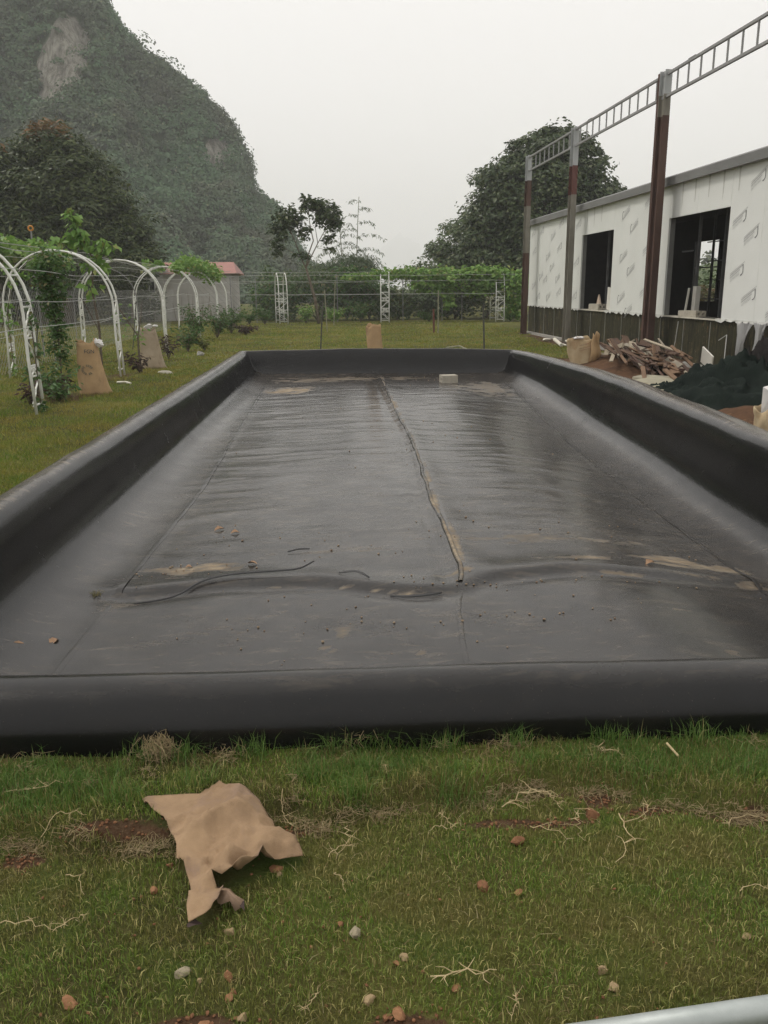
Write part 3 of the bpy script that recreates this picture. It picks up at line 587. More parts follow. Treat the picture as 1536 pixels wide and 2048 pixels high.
# feathery bamboo behind it
def bamboo():
    t = thing('bamboo_clump', 'feathery bamboo clump with one tall arching culm behind the slender tree', 'bamboo', (2.4, 55, 0)); b = MB(); P = []
    for i in range(16):
        a = random.uniform(0, 6.28) if i > 1 else (0, 2.8)[i]; r_ = random.uniform(0, .5) if i > 1 else .4; hgt = random.uniform(2.4, 4.0) if i > 1 else (7.0, 6.0)[i]; lean = random.uniform(.2, 1.2) if i > 1 else .25
        pts = [(math.cos(a)*(r_+lean*(s/5)**2), math.sin(a)*(r_+lean*(s/5)**2), hgt*s/5) for s in range(6)]; b.tube(pts, [.045-.006*s for s in range(6)], 5, False)
        if i < 2:
            for kb, s in enumerate(np.arange(.42, 1.0, .06)):
                q = Vector(pts[min(4, int(s*5))]).lerp(Vector(pts[min(5, int(s*5)+1)]), s*5 % 1); an = (kb % 2)*math.pi+random.uniform(-.6, .6); L_ = 1.75*(1-.6*max(0, s-.6)/.4)*random.uniform(.75, 1.1)
                for k in range(int(34*L_)+8):
                    u = random.random(); P.append((q.x+math.cos(an)*L_*u+random.gauss(0, .05), q.y+math.sin(an)*L_*u*.6+random.gauss(0, .05), q.z+L_*(.62*u-.72*u*u)+random.gauss(0, .035)))
    b.build('culms', M('bamboo_culm', (.16, .17, .07), (.1, .11, .05), 5), t)
    P2 = np.concatenate([shell_pts(c, r, n, 12, .14, .4) for c, r, n in (((.3, 0, 2.7), (1.5, 1.4, 1.0), 5200), ((-1.7, .3, 2.4), (1.3, 1.2, .85), 3400), ((.5, 0, 1.3), (1.9, 1.4, 1.1), 3600), ((1.0, 0, 2.6), (.75, 1, .8), 1600))])
    leaves('crown', np.concatenate([np.array(P), P2]), .24, bamboo_leaf, t, .2, droop=.9)
bamboo()

# ------------------------------------------------------------------ far shrubs behind the garden fence
def bush(name, label, x, y, r, h, m, n, ls=.2, group=None, tall=1.0):
    t = thing(name, label, 'shrub', (x, y, 0), 0, group); b = MB()
    for _ in range(7): a = random.uniform(0, 6.28); b.tube([(0, 0, 0), (math.cos(a)*r*.3, math.sin(a)*r*.3, h*.4), (math.cos(a)*r*.7, math.sin(a)*r*.7, h*.8)], [.03, .02, .008], 4, False)
    b.build('stems', bark, t)
    bl = [((0, 0, h*.5), (r, r*.8, h*.5), n//2)]+[((random.uniform(-.6, .6)*r, random.uniform(-.5, .5)*r, random.uniform(.35, .85)*h), (r*.5, r*.45, h*.3), n//8) for _ in range(4)]
    P = np.concatenate([shell_pts(c, q, k, 10, .16, .3) for c, q, k in bl]); P = P[P[:, 2] > .02]; leaves('foliage', P, ls, m, t, .5); return t
bushes = [(-1.9, 48, 1.3, 2.6, mid_leaf, 'grey green bush right of the pale house wall'), (-1.6, 45.5, 1.6, 2.2, fern_leaf, 'dark low bush behind the nearest-left white arch of the far row'), (.2, 46, 1.6, 2.9, mid_leaf, 'bush behind the leaning tree trunk'),
          (1.8, 45.2, 1.5, 2.6, fern_leaf, 'dark green bush right of the leaning tree trunk'), (3.0, 46, 1.3, 2.1, fern_leaf, 'dark bush behind the middle white arch of the far row'), (4.4, 45, 1.3, 1.6, mid_leaf, 'thin olive bush right of the middle white arch'),
          (5.9, 45.6, 1.4, 1.8, bamboo_leaf, 'grey olive bush below the hanging vine'), (7.4, 45, 1.5, 2.3, dark_leaf, 'very dark bush behind the right far arch'), (9.2, 45.5, 1.7, 2.6, dark_leaf, 'dark bush beside the corner of the building'),
          (6.8, 52, 1.6, 3.0, mid_leaf, 'hazy bush top just above the vine on the far trellis')]
for x_, y_, r_, h_, m_, lb in bushes: bush('shrub', lb, x_, y_, r_, h_, m_, 2600, .2, 'shrubs behind the far fence')
hd = tag(leaves('hedge_foliage', np.concatenate([shell_pts((-9-k*1.6, 46+.3*(k % 2), .9), (1.3, .8, 1.0+.3*math.sin(k*2.1)), 1500, 8, .2, .2) for k in range(9)]), .24, dark_leaf), 'dark untrimmed hedge along the back of the left lawn', 'hedge'); hd.name = 'hedge'
b = MB()
for k in range(150):
    x_ = random.uniform(-22, -5); hgt = random.uniform(.6, 1.5); b.tube([(x_, 44.6+random.gauss(0, .25), 0), (x_+random.gauss(0, .1), 44.6+random.gauss(0, .2), hgt)], [.015, .006], 3, False)
tag(b.build('dry_stalks', M('dry_stalk', (.22, .18, .11), (.13, .11, .07), 3)), 'thicket of dry upright stalks in front of the back hedge', 'stalks', kind='stuff')

# ------------------------------------------------------------------ forested karst hill, far mountain, hill on the right
sil = [(-150, 60), (-90, 64), (-60, 58), (-46, 51), (-36, 47.5), (-31, 44.5), (-29.3, 41), (-23.5, 35.5), (-16.8, 31.0), (-14.6, 28.6), (-11.2, 24.5), (-9.6, 19.5), (-9.2, 16.2), (-6.2, 14.6), (-3.8, 10.8), (-1.8, 5.5), (0, 2), (3, .2), (6, -.5)]
sxs, szs = [p[0] for p in sil], [p[1] for p in sil]
def hill_h(x, y):
    x = np.asarray(x, float); y = np.asarray(y, float)
    Hh = np.interp(x, sxs, szs); s = np.clip((y-104)/46, 0, 1); base = s**.8*.82+.18*sst(.55, 1, s)
    z = Hh*base; bk = sst(230, 150, y); z = np.where(y > 150, Hh*bk, z)
    nz = 13*(fbm(x*.085+.02*z, y*.03, 101)-.5)+7*(fbm(x*.2, y*.1, 102)-.5)+2.5*(fbm(x*.5, y*.4, 103)-.5)
    return z+nz*sst(0, .3, s)*sst(1.0, .8, s)*sst(6, -8, x)
hx = np.concatenate([np.arange(-150, -60, 4.), np.arange(-60, 7, .9)]); hy = np.concatenate([np.arange(100, 152, .9), np.arange(152, 240, 8.)])
HX, HY = np.meshgrid(hx, hy); HZ = hill_h(HX, HY)-.3
rockmask = np.maximum(sst(1.2, .6, np.hypot((HX+35)/3.6, (HZ-33)/7.5)+1.1*(fbm(HX*.3, HZ*.12, 105)-.5)), sst(1.2, .6, np.hypot((HX+13.5)/2.6, (HZ-22)/3.0)+1.0*(fbm(HX*.4, HZ*.2, 106)-.5)))
def hill_mat():
    m, n, l, b = newmat('forest_hill'); v = ocoord(n, l); at = n.new('ShaderNodeAttribute'); at.attribute_name = 'rock'
    veg = mixc(n, l, ramp(n, l, noise(n, l, .5, 6, .7, v), .35, .65), (.035, .06, .027), (.065, .095, .04))
    rk = mixc(n, l, ramp(n, l, noise(n, l, .9, 8, .75, ocoord(n, l, (1.4, 1, .22)), .5), .38, .62), (.40, .38, .33), (.13, .12, .10))
    f = ramp(n, l, math_(n, l, 'ADD', at.outputs['Fac'], math_(n, l, 'MULTIPLY', math_(n, l, 'SUBTRACT', noise(n, l, .8, 6, .7, v), .5), .7)), .4, .6)
    l.new(mixc(n, l, f, veg, rk), b.inputs['Base Color']); b.inputs['Roughness'].default_value = .95; b.inputs['Specular IOR Level'].default_value = .1
    bump(n, l, b, noise(n, l, .8, 6, .7, ocoord(n, l, (1.4, 1, .3))), 1, 1.2); return m
nhx, nhy = len(hx), len(hy); ii = (np.arange(nhy-1)[:, None]*nhx+np.arange(nhx-1)[None]).ravel()
tag(npmesh('hill', np.stack([HX.ravel(), HY.ravel(), HZ.ravel()], 1), np.stack([ii, ii+1, ii+nhx+1, ii+nhx], 1), hill_mat(), None, True, {'rock': rockmask.ravel()}), kind='structure')
def hill_trees():
    n = 8200; x = RS.uniform(-75, 4, n); y = 100+54*RS.uniform(0, 1, n)**.9; z = hill_h(x, y)
    rm = np.maximum(sst(1.2, .6, np.hypot((x+35)/3.6, (z-33)/7.5)+1.1*(fbm(x*.3, z*.12, 105)-.5)), sst(1.2, .6, np.hypot((x+13.5)/2.6, (z-22)/3.0)+1.0*(fbm(x*.4, z*.2, 106)-.5)))
    k = (RS.uniform(0, 1, n) > rm*.97) & (z > -.2) & (x > -16-.45*y); x, y, z = x[k], y[k], z[k]
    r = RS.uniform(.6, 1.5, len(x))*(.6+.9*fbm(x*.12, y*.12, 110))*(1+.6*(RS.uniform(0, 1, len(x)) > .9)); q = 58
    v = RS.normal(0, 1, (len(x), q, 3)); v /= np.linalg.norm(v, axis=2)[..., None]; v[..., 2] = np.abs(v[..., 2])*.9-.15
    P = np.stack([x, y, z+r*.4], 1)[:, None]+v*r[:, None, None]*RS.uniform(.7, 1.0, (len(x), q, 1)); vn_ = v+np.array([0, -.15, .35]); P = np.concatenate([P, vn_], 2).reshape(-1, 6)
    o = leaves('hill_forest', P, .44, leafmat('hill_foliage', (.07, .135, .068), (.105, .18, .085), (.18, .20, .11), .97, .7, .1, .10, (.085, .10, .062)), None, .75, .4, .2)
    tag(o, 'dense scrub forest covering the steep hill', kind='stuff')
hill_trees()
b = MB(); pts = [(60, 20), (95, 42), (120, 50), (140, 70), (158, 84), (175, 100), (190, 107), (205, 104), (216, 106), (228, 92), (240, 70), (262, 50), (300, 30), (360, 10)]
mv, mf = [], []
for i, (x_, z_) in enumerate(pts):
    for j in range(9):
        d_ = (j-4)/4; hgt = z_*(1-d_*d_)*(1+.12*math.sin(i*2.3+j*1.7)); mv.append(((x_+8*math.sin(j*2+i))*1.85, 3600+d_*400, hgt*1.85))
        if i and j: q = i*9+j; mf.append((q-10, q-9, q, q-1))
tag(npmesh('distant_mountain', mv, mf, M('mountain', (.04, .055, .035), (.07, .08, .055), .012), None, True), kind='structure')
hx2 = np.arange(24, 140, 4.); hy2 = np.arange(70, 190, 4.); X2, Y2 = np.meshgrid(hx2, hy2)
Z2 = 6.5*np.exp(-((X2-74)/20)**2-((Y2-140)/26)**2)+2.2*np.exp(-((X2-50)/24)**2-((Y2-108)/22)**2)+1.2*(fbm(X2*.1, Y2*.1, 120)-.5)-.6
ii = (np.arange(len(hy2)-1)[:, None]*len(hx2)+np.arange(len(hx2)-1)[None]).ravel()
tag(npmesh('low_hill', np.stack([X2.ravel(), Y2.ravel(), Z2.ravel()], 1), np.stack([ii, ii+1, ii+len(hx2)+1, ii+len(hx2)], 1), M('field_hill', (.09, .12, .045), (.05, .075, .03), .12, .95, .1), None, True), kind='structure')
tag(leaves('distant_wood', np.concatenate([shell_pts((RS.uniform(70, 96), RS.uniform(128, 150), RS.uniform(2.5, 5.5)), (4, 4, 2.2), 160, 10, .2) for _ in range(40)]), 1.1, dark_leaf, None, .7), 'wooded hilltop seen through the building', kind='stuff')
bush('shrub', 'rust tinged shrub outside the back window of the building', 21.5, 46.5, 1.6, 1.5, leafmat('rusty_leaf', (.14, .09, .04), (.09, .12, .04), rough=.6), 1400, .25)
bush('shrub', 'pale green shrub far outside the back window of the building', 27, 56, 3.2, 2.6, mid_leaf, 2000, .35)

# ------------------------------------------------------------------ the house behind the trellis
def house():
    t = thing('country_house', 'pale house with a red tin roof behind the left trellis', 'house', (-6.35, 47, 0)); wm = M('pale_plaster', (.50, .48, .45), (.42, .40, .37), 1.5, .9); fm = M('window_frame', (.75, .75, .72), rough=.5); gl = M('dark_glass', (.03, .035, .04), rough=.15)
    w = MB(); w.box((0, 2.5, 1.25), (4.3, 5, 2.5)); w.build('wall', wm, t)
    rm = M('red_tin', (.36, .155, .125), (.29, .13, .105), 2, .6); r_ = MB()
    for s in (-1, 1):
        a, b_ = (2.55 if s < 0 else 2.55), 0
        y0 = 2.5+s*2.75
        r_.poly([(-2.45, y0, 2.42), (2.45, y0, 2.42), (2.1, 2.5, 3.05), (-2.1, 2.5, 3.05)] if s < 0 else [(2.45, y0, 2.42), (-2.45, y0, 2.42), (-2.1, 2.5, 3.05), (2.1, 2.5, 3.05)])
    for s in (-1, 1): r_.poly([(s*2.45, -.25, 2.42), (s*2.45, 5.25, 2.42), (s*2.1, 2.5, 3.05)] if s > 0 else [(s*2.45, 5.25, 2.42), (s*2.45, -.25, 2.42), (s*2.1, 2.5, 3.05)])
    rf = r_.build('roof', rm, t); sm = rf.modifiers.new('thickness', 'SOLIDIFY'); sm.thickness = .05
    t2 = thing('annex_house', 'low grey annex with two small windows seen through the white arches', 'house', (-8.9, 46.8, 0)); MB().box((0, 2, 1.25), (2.4, 4, 2.5)).build('wall', wm, t2); MB().box((0, 2, 2.56), (2.7, 4.4, .1)).build('roof', M('grey_sheet', (.35, .34, .33), rough=.7), t2)
    for z_ in (.85, 1.75):
        f = MB()
        for dx in (-.3, 0, .3): f.box((.45+dx, -.03, z_), (.05, .06, .62))
        for dz in (-.31, .31): f.box((.45, -.03, z_+dz), (.65, .062, .05))
        fo = f.build('window', fm, t2)
        for dx in (-.15, .15): MB().box((.45+dx, -.015, z_), (.24, .02, .56)).build('pane', gl, fo)
house()

# ------------------------------------------------------------------ white garden arches and trellis wires
HW, SPR, DEP = 1.0, 1.32, .34
def hoop_pts(): return [(-HW-.03, 0, 0), (-HW, 0, .7), (-HW, 0, SPR)]+[(-HW*math.cos(a), 0, SPR+HW*math.sin(a)) for a in np.linspace(.17, math.pi-.17, 15)]+[(HW, 0, SPR), (HW, 0, .7), (HW+.03, 0, 0)]
me_hoop = MB().tube(hoop_pts(), .020, 6).mesh('hoop_tube', white_paint); me_hoop.polygons.foreach_set('use_smooth', np.ones(len(me_hoop.polygons), bool))
me_rung = MB().tube([(0, -DEP/2, 0), (0, DEP/2, 0)], .013, 5).mesh('rung', white_paint)
def scroll():
    b = MB()
    for s in (-1, 1):
        b.tube([(0, s*(DEP/2-.02), 0), (0, s*.03, .05), (0, s*.015, .10), (0, s*.06, .135), (0, s*.085, .10), (0, s*.06, .075)], .012, 4)
    return b.mesh('scroll', white_paint)
me_scroll = scroll()
me_diag = MB().tube([(0, -DEP/2, 0), (0, -.02, .13), (0, .0, .18), (0, DEP/2, .30)], .012, 4).mesh('diagonal_bar', white_paint)
ARCH_G = 'white garden arches of the trellis'
def arch(loc, rz, label, proto=None):
    if proto: return copy_tree(proto, loc, rz, label)
    t = thing('garden_arch', label, 'garden arch', loc, rz, ARCH_G)
    for s in (-1, 1): inst(me_hoop, 'hoop_tube', t, (0, s*DEP/2, 0))
    for s in (-1, 1):
        for z in (.12, .50, .64, 1.0, 1.14, 1.40): inst(me_rung, 'rung', t, (s*HW, 0, z))
        for z in (.50, 1.0): inst(me_scroll, 'scroll', t, (s*HW, 0, z))
        for z, k in ((.15, 1), (.68, -1), (1.12, 1)): inst(me_diag, 'diagonal_bar', t, (s*HW, 0, z), (0, 0, 0), (1, k, 1))
    for a in np.linspace(.5, math.pi-.5, 5): inst(me_rung, 'rung', t, (-HW*math.cos(a), 0, SPR+HW*math.sin(a)))
    return t
TX = -4.72
a0 = arch((TX, 11.78, 0), 0, 'nearest white garden arch, cut by the left edge, its lattice leg rising from the lawn')
arch((TX, 16.95, 0), 0, 'white garden arch whose near leg stands just right of the nearest tan bag', a0)
arch((TX, 22.3, 0), R(2), 'white garden arch whose near leg stands just right of the farther tan bag', a0)
arch((TX, 28.9, 0), R(-2), 'white garden arch with shrubs round its leg, fourth along the left row', a0)
arch((TX+.1, 34.0, 0), 0, 'white garden arch under the green vine near the house, fifth along the left row', a0)
arch((TX+.15, 37.2, 0), R(3), 'farthest white garden arch of the left row, close before the house wall', a0)
arch((-1.45, 42.0, 0), R(97), 'white garden arch of the far row left of the leaning tree', a0).scale = (1, 1.15, 1)
arch((3.5, 41.9, 0), R(85), 'white garden arch in the middle of the far row where the vine begins', a0).scale = (1, 1.15, 1)
arch((8.9, 41.6, 0), R(86), 'white garden arch of the far row half hidden by vine beside the building', a0).scale = (1, 1.15, 1)
wires = thing('trellis_wires', 'thin pale wires strung along the arches and the far garden fence', 'wires', (TX, 8, 0))
def sag(p0, p1, n=14, s=.05): return [tuple(Vector(p0).lerp(Vector(p1), i/n)+Vector((random.gauss(0, .012), 0, -s*math.sin(math.pi*(i/n*5 % 1))+random.gauss(0, .01)))) for i in range(n+1)]
for dx, dz in ((1.02, 1.48), (-1.02, 1.45), (.88, 1.9), (-.88, 1.9), (.5, 2.22), (-.5, 2.22), (0, 2.36), (1.0, 1.15), (-1.0, .8)):
    MB().tube(sag((dx, -4, dz), (dx, 32.5, dz), 24), .0065, 4, False).build('wire', wire_mat, wires)
for y_, dz in ((33, 2.2), (33, 1.95), (33, 1.35), (34, 2.36), (35, 1.9), (35, 1.35)):
    MB().tube(sag((-1, y_, dz), (14.6, y_-.4, dz-.02), 16, .03), .011, 4, False).build('wire', wire_mat, wires)
# chain netting of the tunnel and the far fence: fine thin strands
def netting():
    b = MB(); st = .16
    def strand(p, q):
        p, q = Vector(p), Vector(q); d = (q-p).normalized(); s_ = d.orthogonal().normalized()*.0028; b.poly([tuple(p-s_), tuple(q-s_), tuple(q+s_), tuple(p+s_)])
    for y_ in np.arange(9.5, 36, st):
        for k in (1, -1): strand((TX-1.03, y_, .1), (TX-1.03, y_+k*1.5, 1.6))
    for y_ in np.arange(10, 36, st*1.3):
        for k in (1, -1):
            for a0_, a1_ in ((.1, .9), (.9, 1.6)):
                f = lambda a, yy: (TX-HW*math.cos(a)*1.02, yy, SPR+HW*math.sin(a)*1.02); strand(f(a0_, y_), f(a1_, y_+k*.7))
    return b
tag(netting().build('wire_netting', M('net_wire', (.42, .42, .40), rough=.6)), 'diamond wire netting stretched over the left arches', 'netting', kind='stuff')
b = MB()
for x_ in np.arange(-4, 9, .28):
    for k in (1, -1):
        p, q = Vector((x_, 43.2, .1)), Vector((x_+k*1.9, 43.2, 2.1)); s_ = (q-p).normalized().cross(Vector((0, 1, 0)))*.004; b.poly([tuple(p-s_), tuple(q-s_), tuple(q+s_), tuple(p+s_)])
tag(b.build('wire_netting', M('far_net_wire', (.2, .22, .2), rough=.7)), 'dark wire netting between the arches of the far row', 'netting', kind='stuff')
me_post = MB().tube([(0, 0, 0), (0, 0, 2.15)], .022, 6).mesh('fence_post', grey_metal)
for x_, y_, lb in ((-3.9, 42.9, 'left of all the far fence posts, by the house wall'), (-2.7, 43, 'left of the first white far arch'), (1.25, 43, 'right of the leaning tree trunk'), (4.45, 42.7, 'right of the middle far arch'), (6.35, 42.4, 'under the hanging vine'), (7.3, 42.3, 'dark gap right of the hanging vine')):
    o = inst(me_post, 'fence_post', None, (x_, y_, 0)); tag(o, 'thin grey fence post, '+lb, 'post', 'thin posts of the far fence')
stake_m = M('stake_wood', (.10, .10, .085), (.06, .06, .05), 8, .9); red_m = M('rusty_stake', (.18, .06, .045), (.1, .05, .04), 8, .9); bam_m = M('pale_cane', (.30, .29, .2), (.2, .2, .14), 8, .8)
for x0_, y0_, dx, h_, r_, m_, lb in ((.17, 21.6, .10, 1.30, .018, stake_m, 'thin dark stake just behind the far pond wall, left of the tan bag'), (.55, 33, -.06, 1.55, .02, bam_m, 'pale cane leaning on the far lawn below the tree'), (.95, 39, .1, 1.9, .02, bam_m, 'pale cane at the far lawn edge right of the leaning tree'), (4.5, 31, 0, 1.5, .022, bam_m, 'pale stake beside the short rusty stake on the far lawn'),
                                  (4.38, 31.2, -.02, .85, .035, red_m, 'short rusty red stake on the far lawn'), (4.36, 21.8, -.05, 1.18, .022, stake_m, 'dark stake standing behind the far pond wall on the right')):
    tag(MB().tube([(x0_, y0_, -.05), (x0_+dx*.5, y0_, h_*.5), (x0_+dx, y0_, h_)], r_, 6).build('stake', m_), lb, 'stake', 'stakes on the far lawn')
tag(MB().tube([(3.6, 23.2, .02), (3.85, 22.6, .1), (4.0, 22.2, .03)], .02, 5).build('stick', bam_m), 'pale curved stick lying on the far lawn near the right dark stake', 'stick')
# grey rebar hoops, left of the arches, and canes
for x_, y_, lb in ((-6.9, 20.5, 'thin grey bent hoop standing behind the second white arch'), (-6.2, 27, 'thin grey bent hoop farther back behind the third white arch')):
    hp = [(x_-.95, y_, 0), (x_-.93, y_, 1.3)]+[(x_-.93*math.cos(a), y_, 1.3+.95*math.sin(a)) for a in np.linspace(.2, 2.94, 11)]+[(x_+.93, y_, 1.3), (x_+.95, y_, 0)]
    tag(MB().tube(hp, .014, 5).build('bent_hoop', grey_metal), lb, 'hoop', 'thin grey hoops')
t = thing('ring_pole', 'thin grey pole topped by a small orange ring above the left vines', 'pole', (-6.65, 22, 0)); MB().tube([(0, 0, 0), (0, 0, 3.0)], .02, 6).build('pole', grey_metal, t)
MB().tube([(.055*math.cos(a), 0, 3.05+.055*math.sin(a)) for a in np.linspace(0, 2*math.pi, 13)], .02, 6).build('ring', M('orange_plastic', (.62, .26, .04), rough=.4), t)
for x_, y_, dx, h_, lb in ((-4.9, 15.2, .12, 1.25, 'dark leaning cane left of the nearest arch leg'), (-5.45, 17.3, .16, 1.0, 'dark cane behind the nearest tan bag'), (-5.0, 24.5, .2, 1.3, 'grey cane between the two tan bags')):
    tag(MB().tube([(x_, y_, 0), (x_+dx, y_, h_)], .014, 5).build('garden_cane', stake_m), lb, 'cane', 'canes by the arches')
# ---- vines on the trellis
def vine(name, label, pts, m, ls, stem=None):
    t = thing(name, label, 'vine', (pts[0][0][0], pts[0][0][1], 0)); o_ = np.array([pts[0][0][0], pts[0][0][1], 0])
    P = np.concatenate([shell_pts(np.array(c)-o_, r, n, 7, .14, .1) for c, r, n in pts]); leaves('foliage', P, ls, m, t, .75, .6, .5)
    b = MB(); pr_ = None
    for c, r, n in pts:
        q = Vector(np.array(c)-o_); 
        if pr_ is not None: b.tube([tuple(pr_), tuple(pr_.lerp(q, .5)+Vector((0, 0, .08))), tuple(q)], .009, 4, False)
        pr_ = q
    b.build('stem', bark, t); return t
vine('climbing_vine', 'bright green vine spread over the far trellis from the middle arch to the building', [((7.9, 41.2, 1.55), (1.0, .3, .35), 420), ((5.2, 41.3, 1.75), (.7, .3, .3), 300), ((9.2, 41.0, 1.5), (.6, .5, .5), 420), ((2.2, 42, 2.15), (.8, .7, .14), 260), ((3.6, 42, 2.25), (.9, .9, .22), 500), ((5.0, 42, 2.25), (1.0, 1, .25), 800), ((6.2, 41.6, 2.15), (1.0, 1, .35), 1100), ((6.2, 41.2, 1.65), (.6, .4, .45), 520), ((6.5, 41.1, 1.0), (.3, .25, .5), 200),
      ((7.5, 41.7, 2.25), (1.0, 1, .25), 800), ((8.6, 41.6, 2.2), (1.0, 1, .35), 1100), ((8.2, 41.0, 1.75), (.7, .3, .25), 350), ((9.6, 41.2, 1.9), (.8, .8, .5), 1100), ((9.6, 40.9, 1.1), (.55, .5, .6), 620), ((9.5, 40.9, .45), (.5, .45, .4), 420)], vine_leaf, .19)
vine('climbing_vine', 'light green vine heaped on the trellis roof at the far left', [((-7.2, 20.5, 2.5), (.8, 1.0, .25), 900), ((-6.3, 20.5, 2.45), (.7, 1.0, .22), 800), ((-5.6, 19.6, 2.25), (.5, .9, .14), 420), ((-7.9, 21, 2.4), (.7, 1, .3), 600)], vine_leaf, .15)
vine('climbing_vine', 'green vine over the top of the farthest left arches', [((-4.55, 33.5, 2.55), (.6, 1.6, .22), 500), ((-4.2, 34.5, 2.4), (.6, 1.6, .22), 500), ((-3.8, 34.5, 2.15), (.35, 1.5, .25), 340), ((-5.3, 30, 2.4), (.5, 1.4, .14), 180), ((-4.3, 29, 2.3), (.25, .6, .2), 120)], vine_leaf, .15)
vine('climbing_vine', 'thin vine wound up the left side of the second arch', [((-5.7, 16.9, .3), (.1, .1, .3), 30), ((-5.7, 16.9, 1.2), (.12, .2, .4), 80), ((-5.5, 16.95, 1.9), (.25, .2, .25), 110), ((-4.9, 16.95, 2.3), (.4, .3, .1), 120)], vine_leaf, .10)
vine('climbing_vine', 'sparse leafy vine winding up the lattice leg of the nearest arch', [((-3.72, 11.9, .1), (.08, .15, .15), 50), ((-3.70, 11.85, .6), (.06, .14, .35), 60), ((-3.71, 11.85, 1.2), (.07, .15, .3), 70)], fern_leaf, .06)
# ---- plants along the trellis
def sapling():
    t = thing('sapling', 'leafy young tree growing up through the wires of the second arch', 'sapling', (-4.3, 17.9, 0)); b = MB()
    b.tube([(0, 0, 0), (.02, 0, .9), (-.05, 0, 1.6), (.02, 0, 2.2), (-.25, 0, 2.85), (-.3, 0, 3.15)], [.03, .026, .022, .018, .012, .005], 6); b.tube([(0, 0, 1.9), (.2, 0, 2.3), (.3, 0, 2.55)], [.014, .01, .004], 4); b.tube([(-.05, 0, 2.4), (-.4, 0, 2.62), (-.7, 0, 2.62)], [.01, .008, .004], 4); b.tube([(.02, 0, .8), (-.2, 0, 1.3), (-.3, 0, 1.5)], [.014, .01, .005], 4)
    b.build('trunk', bark, t)
    P = np.concatenate([shell_pts(c, r, n, 3, .2, .1) for c, r, n in (((-.27, 0, 2.95), (.14, .14, .28), 60), ((-.2, 0, 2.6), (.2, .2, .2), 70), ((-.5, 0, 2.58), (.3, .15, .08), 46), ((.25, 0, 2.45), (.25, .2, .15), 60), ((.05, 0, 2.15), (.28, .25, .2), 70), ((.2, 0, 2.05), (.2, .2, .12), 30), ((-.1, 0, 1.65), (.2, .2, .25), 26))])
    leaves('foliage', P, .17, vine_leaf, t, .55, .4, .8)
sapling()
def column_plant(x, y, label):
    t = thing('column_plant', label, 'plant', (x, y, 0)); b = MB(); b.tube([(0, 0, 0), (.02, 0, .8), (-.01, 0, 1.5), (0, 0, 2.0)], [.014, .012, .01, .005], 5); b.build('stem', bark, t)
    P = np.concatenate([shell_pts((0, 0, z), (.10+.11*math.sin(z*2.3)**2+.12*(z > 1.3), .14, .22), n, 6, .3, .1) for z, n in ((.55, 120), (.8, 190), (1.05, 220), (1.3, 260), (1.55, 360), (1.8, 380), (2.0, 300))]); leaves('foliage', P, .085, fern_leaf, t, .5); return t
column_plant(-3.98, 13.9, 'tall narrow green climber left of the nearest tan bag')
def fern(x, y, r, h, n, m, label, group='plants along the trellis', ls=.07, name='garden_plant'):
    t = thing(name, label, 'plant', (x, y, float(ground_z(np.array(x), np.array(y)))), 0, group); b = MB(); P = []
    for k in range(n):
        a = random.uniform(0, 6.28); rr_ = r*random.uniform(.4, 1); hh_ = h*random.uniform(.5, 1); pts = [(0, 0, 0), (math.cos(a)*rr_*.4, math.sin(a)*rr_*.4, hh_*.65), (math.cos(a)*rr_, math.sin(a)*rr_, hh_)]
        b.tube(pts, [.006, .005, .002], 4, False)
        for q in range(14):
            u = random.uniform(.25, 1); p = Vector(pts[0]).lerp(Vector(pts[1]), min(1, u*2)) if u < .5 else Vector(pts[1]).lerp(Vector(pts[2]), u*2-1); P.append((p.x+random.gauss(0, .025), p.y+random.gauss(0, .025), p.z+random.gauss(0, .02)))
    b.build('stems', bark, t); leaves('foliage', np.array(P), ls, m, t, .32, .4, .3)
for a in ((-4.0, 13.3, .5, .55, 26, fern_leaf, 'spreading green fern like plant left of the nearest tan bag'), (-4.05, 12.5, .22, .4, 10, red_leaf, 'dark reddish small plant right of the nearest arch leg'), (-3.75, 12.9, .3, .3, 16, fern_leaf, 'low green plant in front of the nearest tan bag'), (-3.83, 13.35, .2, .35, 10, red_leaf, 'dark dried plant against the left foot of the nearest tan bag'),
          (-3.45, 17.4, .4, .45, 11, red_leaf, 'dark red plant at the foot of the bare forked stem'), (-3.4, 20.6, .35, .6, 11, red_leaf, 'dark red shrub beside the third arch leg'), (-3.3, 23.2, .5, .8, 26, fern_leaf, 'green plant behind the dark red shrub'), (-2.9, 23.5, .4, .5, 18, yel_leaf, 'plant with yellow leaves right of the third arch'),
          (-3.5, 26.5, .6, 1.2, 36, fern_leaf, 'bushy green shrub round the fourth arch leg'), (-3.2, 29.5, .7, 1.0, 36, fern_leaf, 'leafy shrub beyond the fourth arch leg'), (-3.0, 32.5, .8, 1.1, 36, fern_leaf, 'tall green plant beside the fifth arch leg'), (-2.4, 31.5, .5, .4, 20, red_leaf, 'low dark red plant at the end of the left row'),
          (-3.15, 7.2, .45, .35, 26, fern_leaf, 'broad leaved green plant cut by the left edge below the arch'), (-4.6, 11.0, .7, .6, 26, fern_leaf, 'green plant behind the nearest arch leg at the left edge'), (-2.2, 40.5, .6, .8, 22, fern_leaf, 'green plant left of the first far arch'), (-2.9, 40.5, .6, .8, 26, fern_leaf, 'big green plant at the corner by the house wall'),
          (-.3, 41, .6, .9, 26, vine_leaf, 'bright green plant left of the leaning trunk'), (1.0, 41.2, .6, .8, 26, vine_leaf, 'bright green plant right of the leaning trunk'), (2.3, 41.4, .8, 1.1, 30, fern_leaf, 'dense green plant left of the middle far arch'), (5.6, 41.6, .7, .6, 24, fern_leaf, 'low plant right of the middle far arch')):
    fern(*a, ls=.07+.0022*a[1])
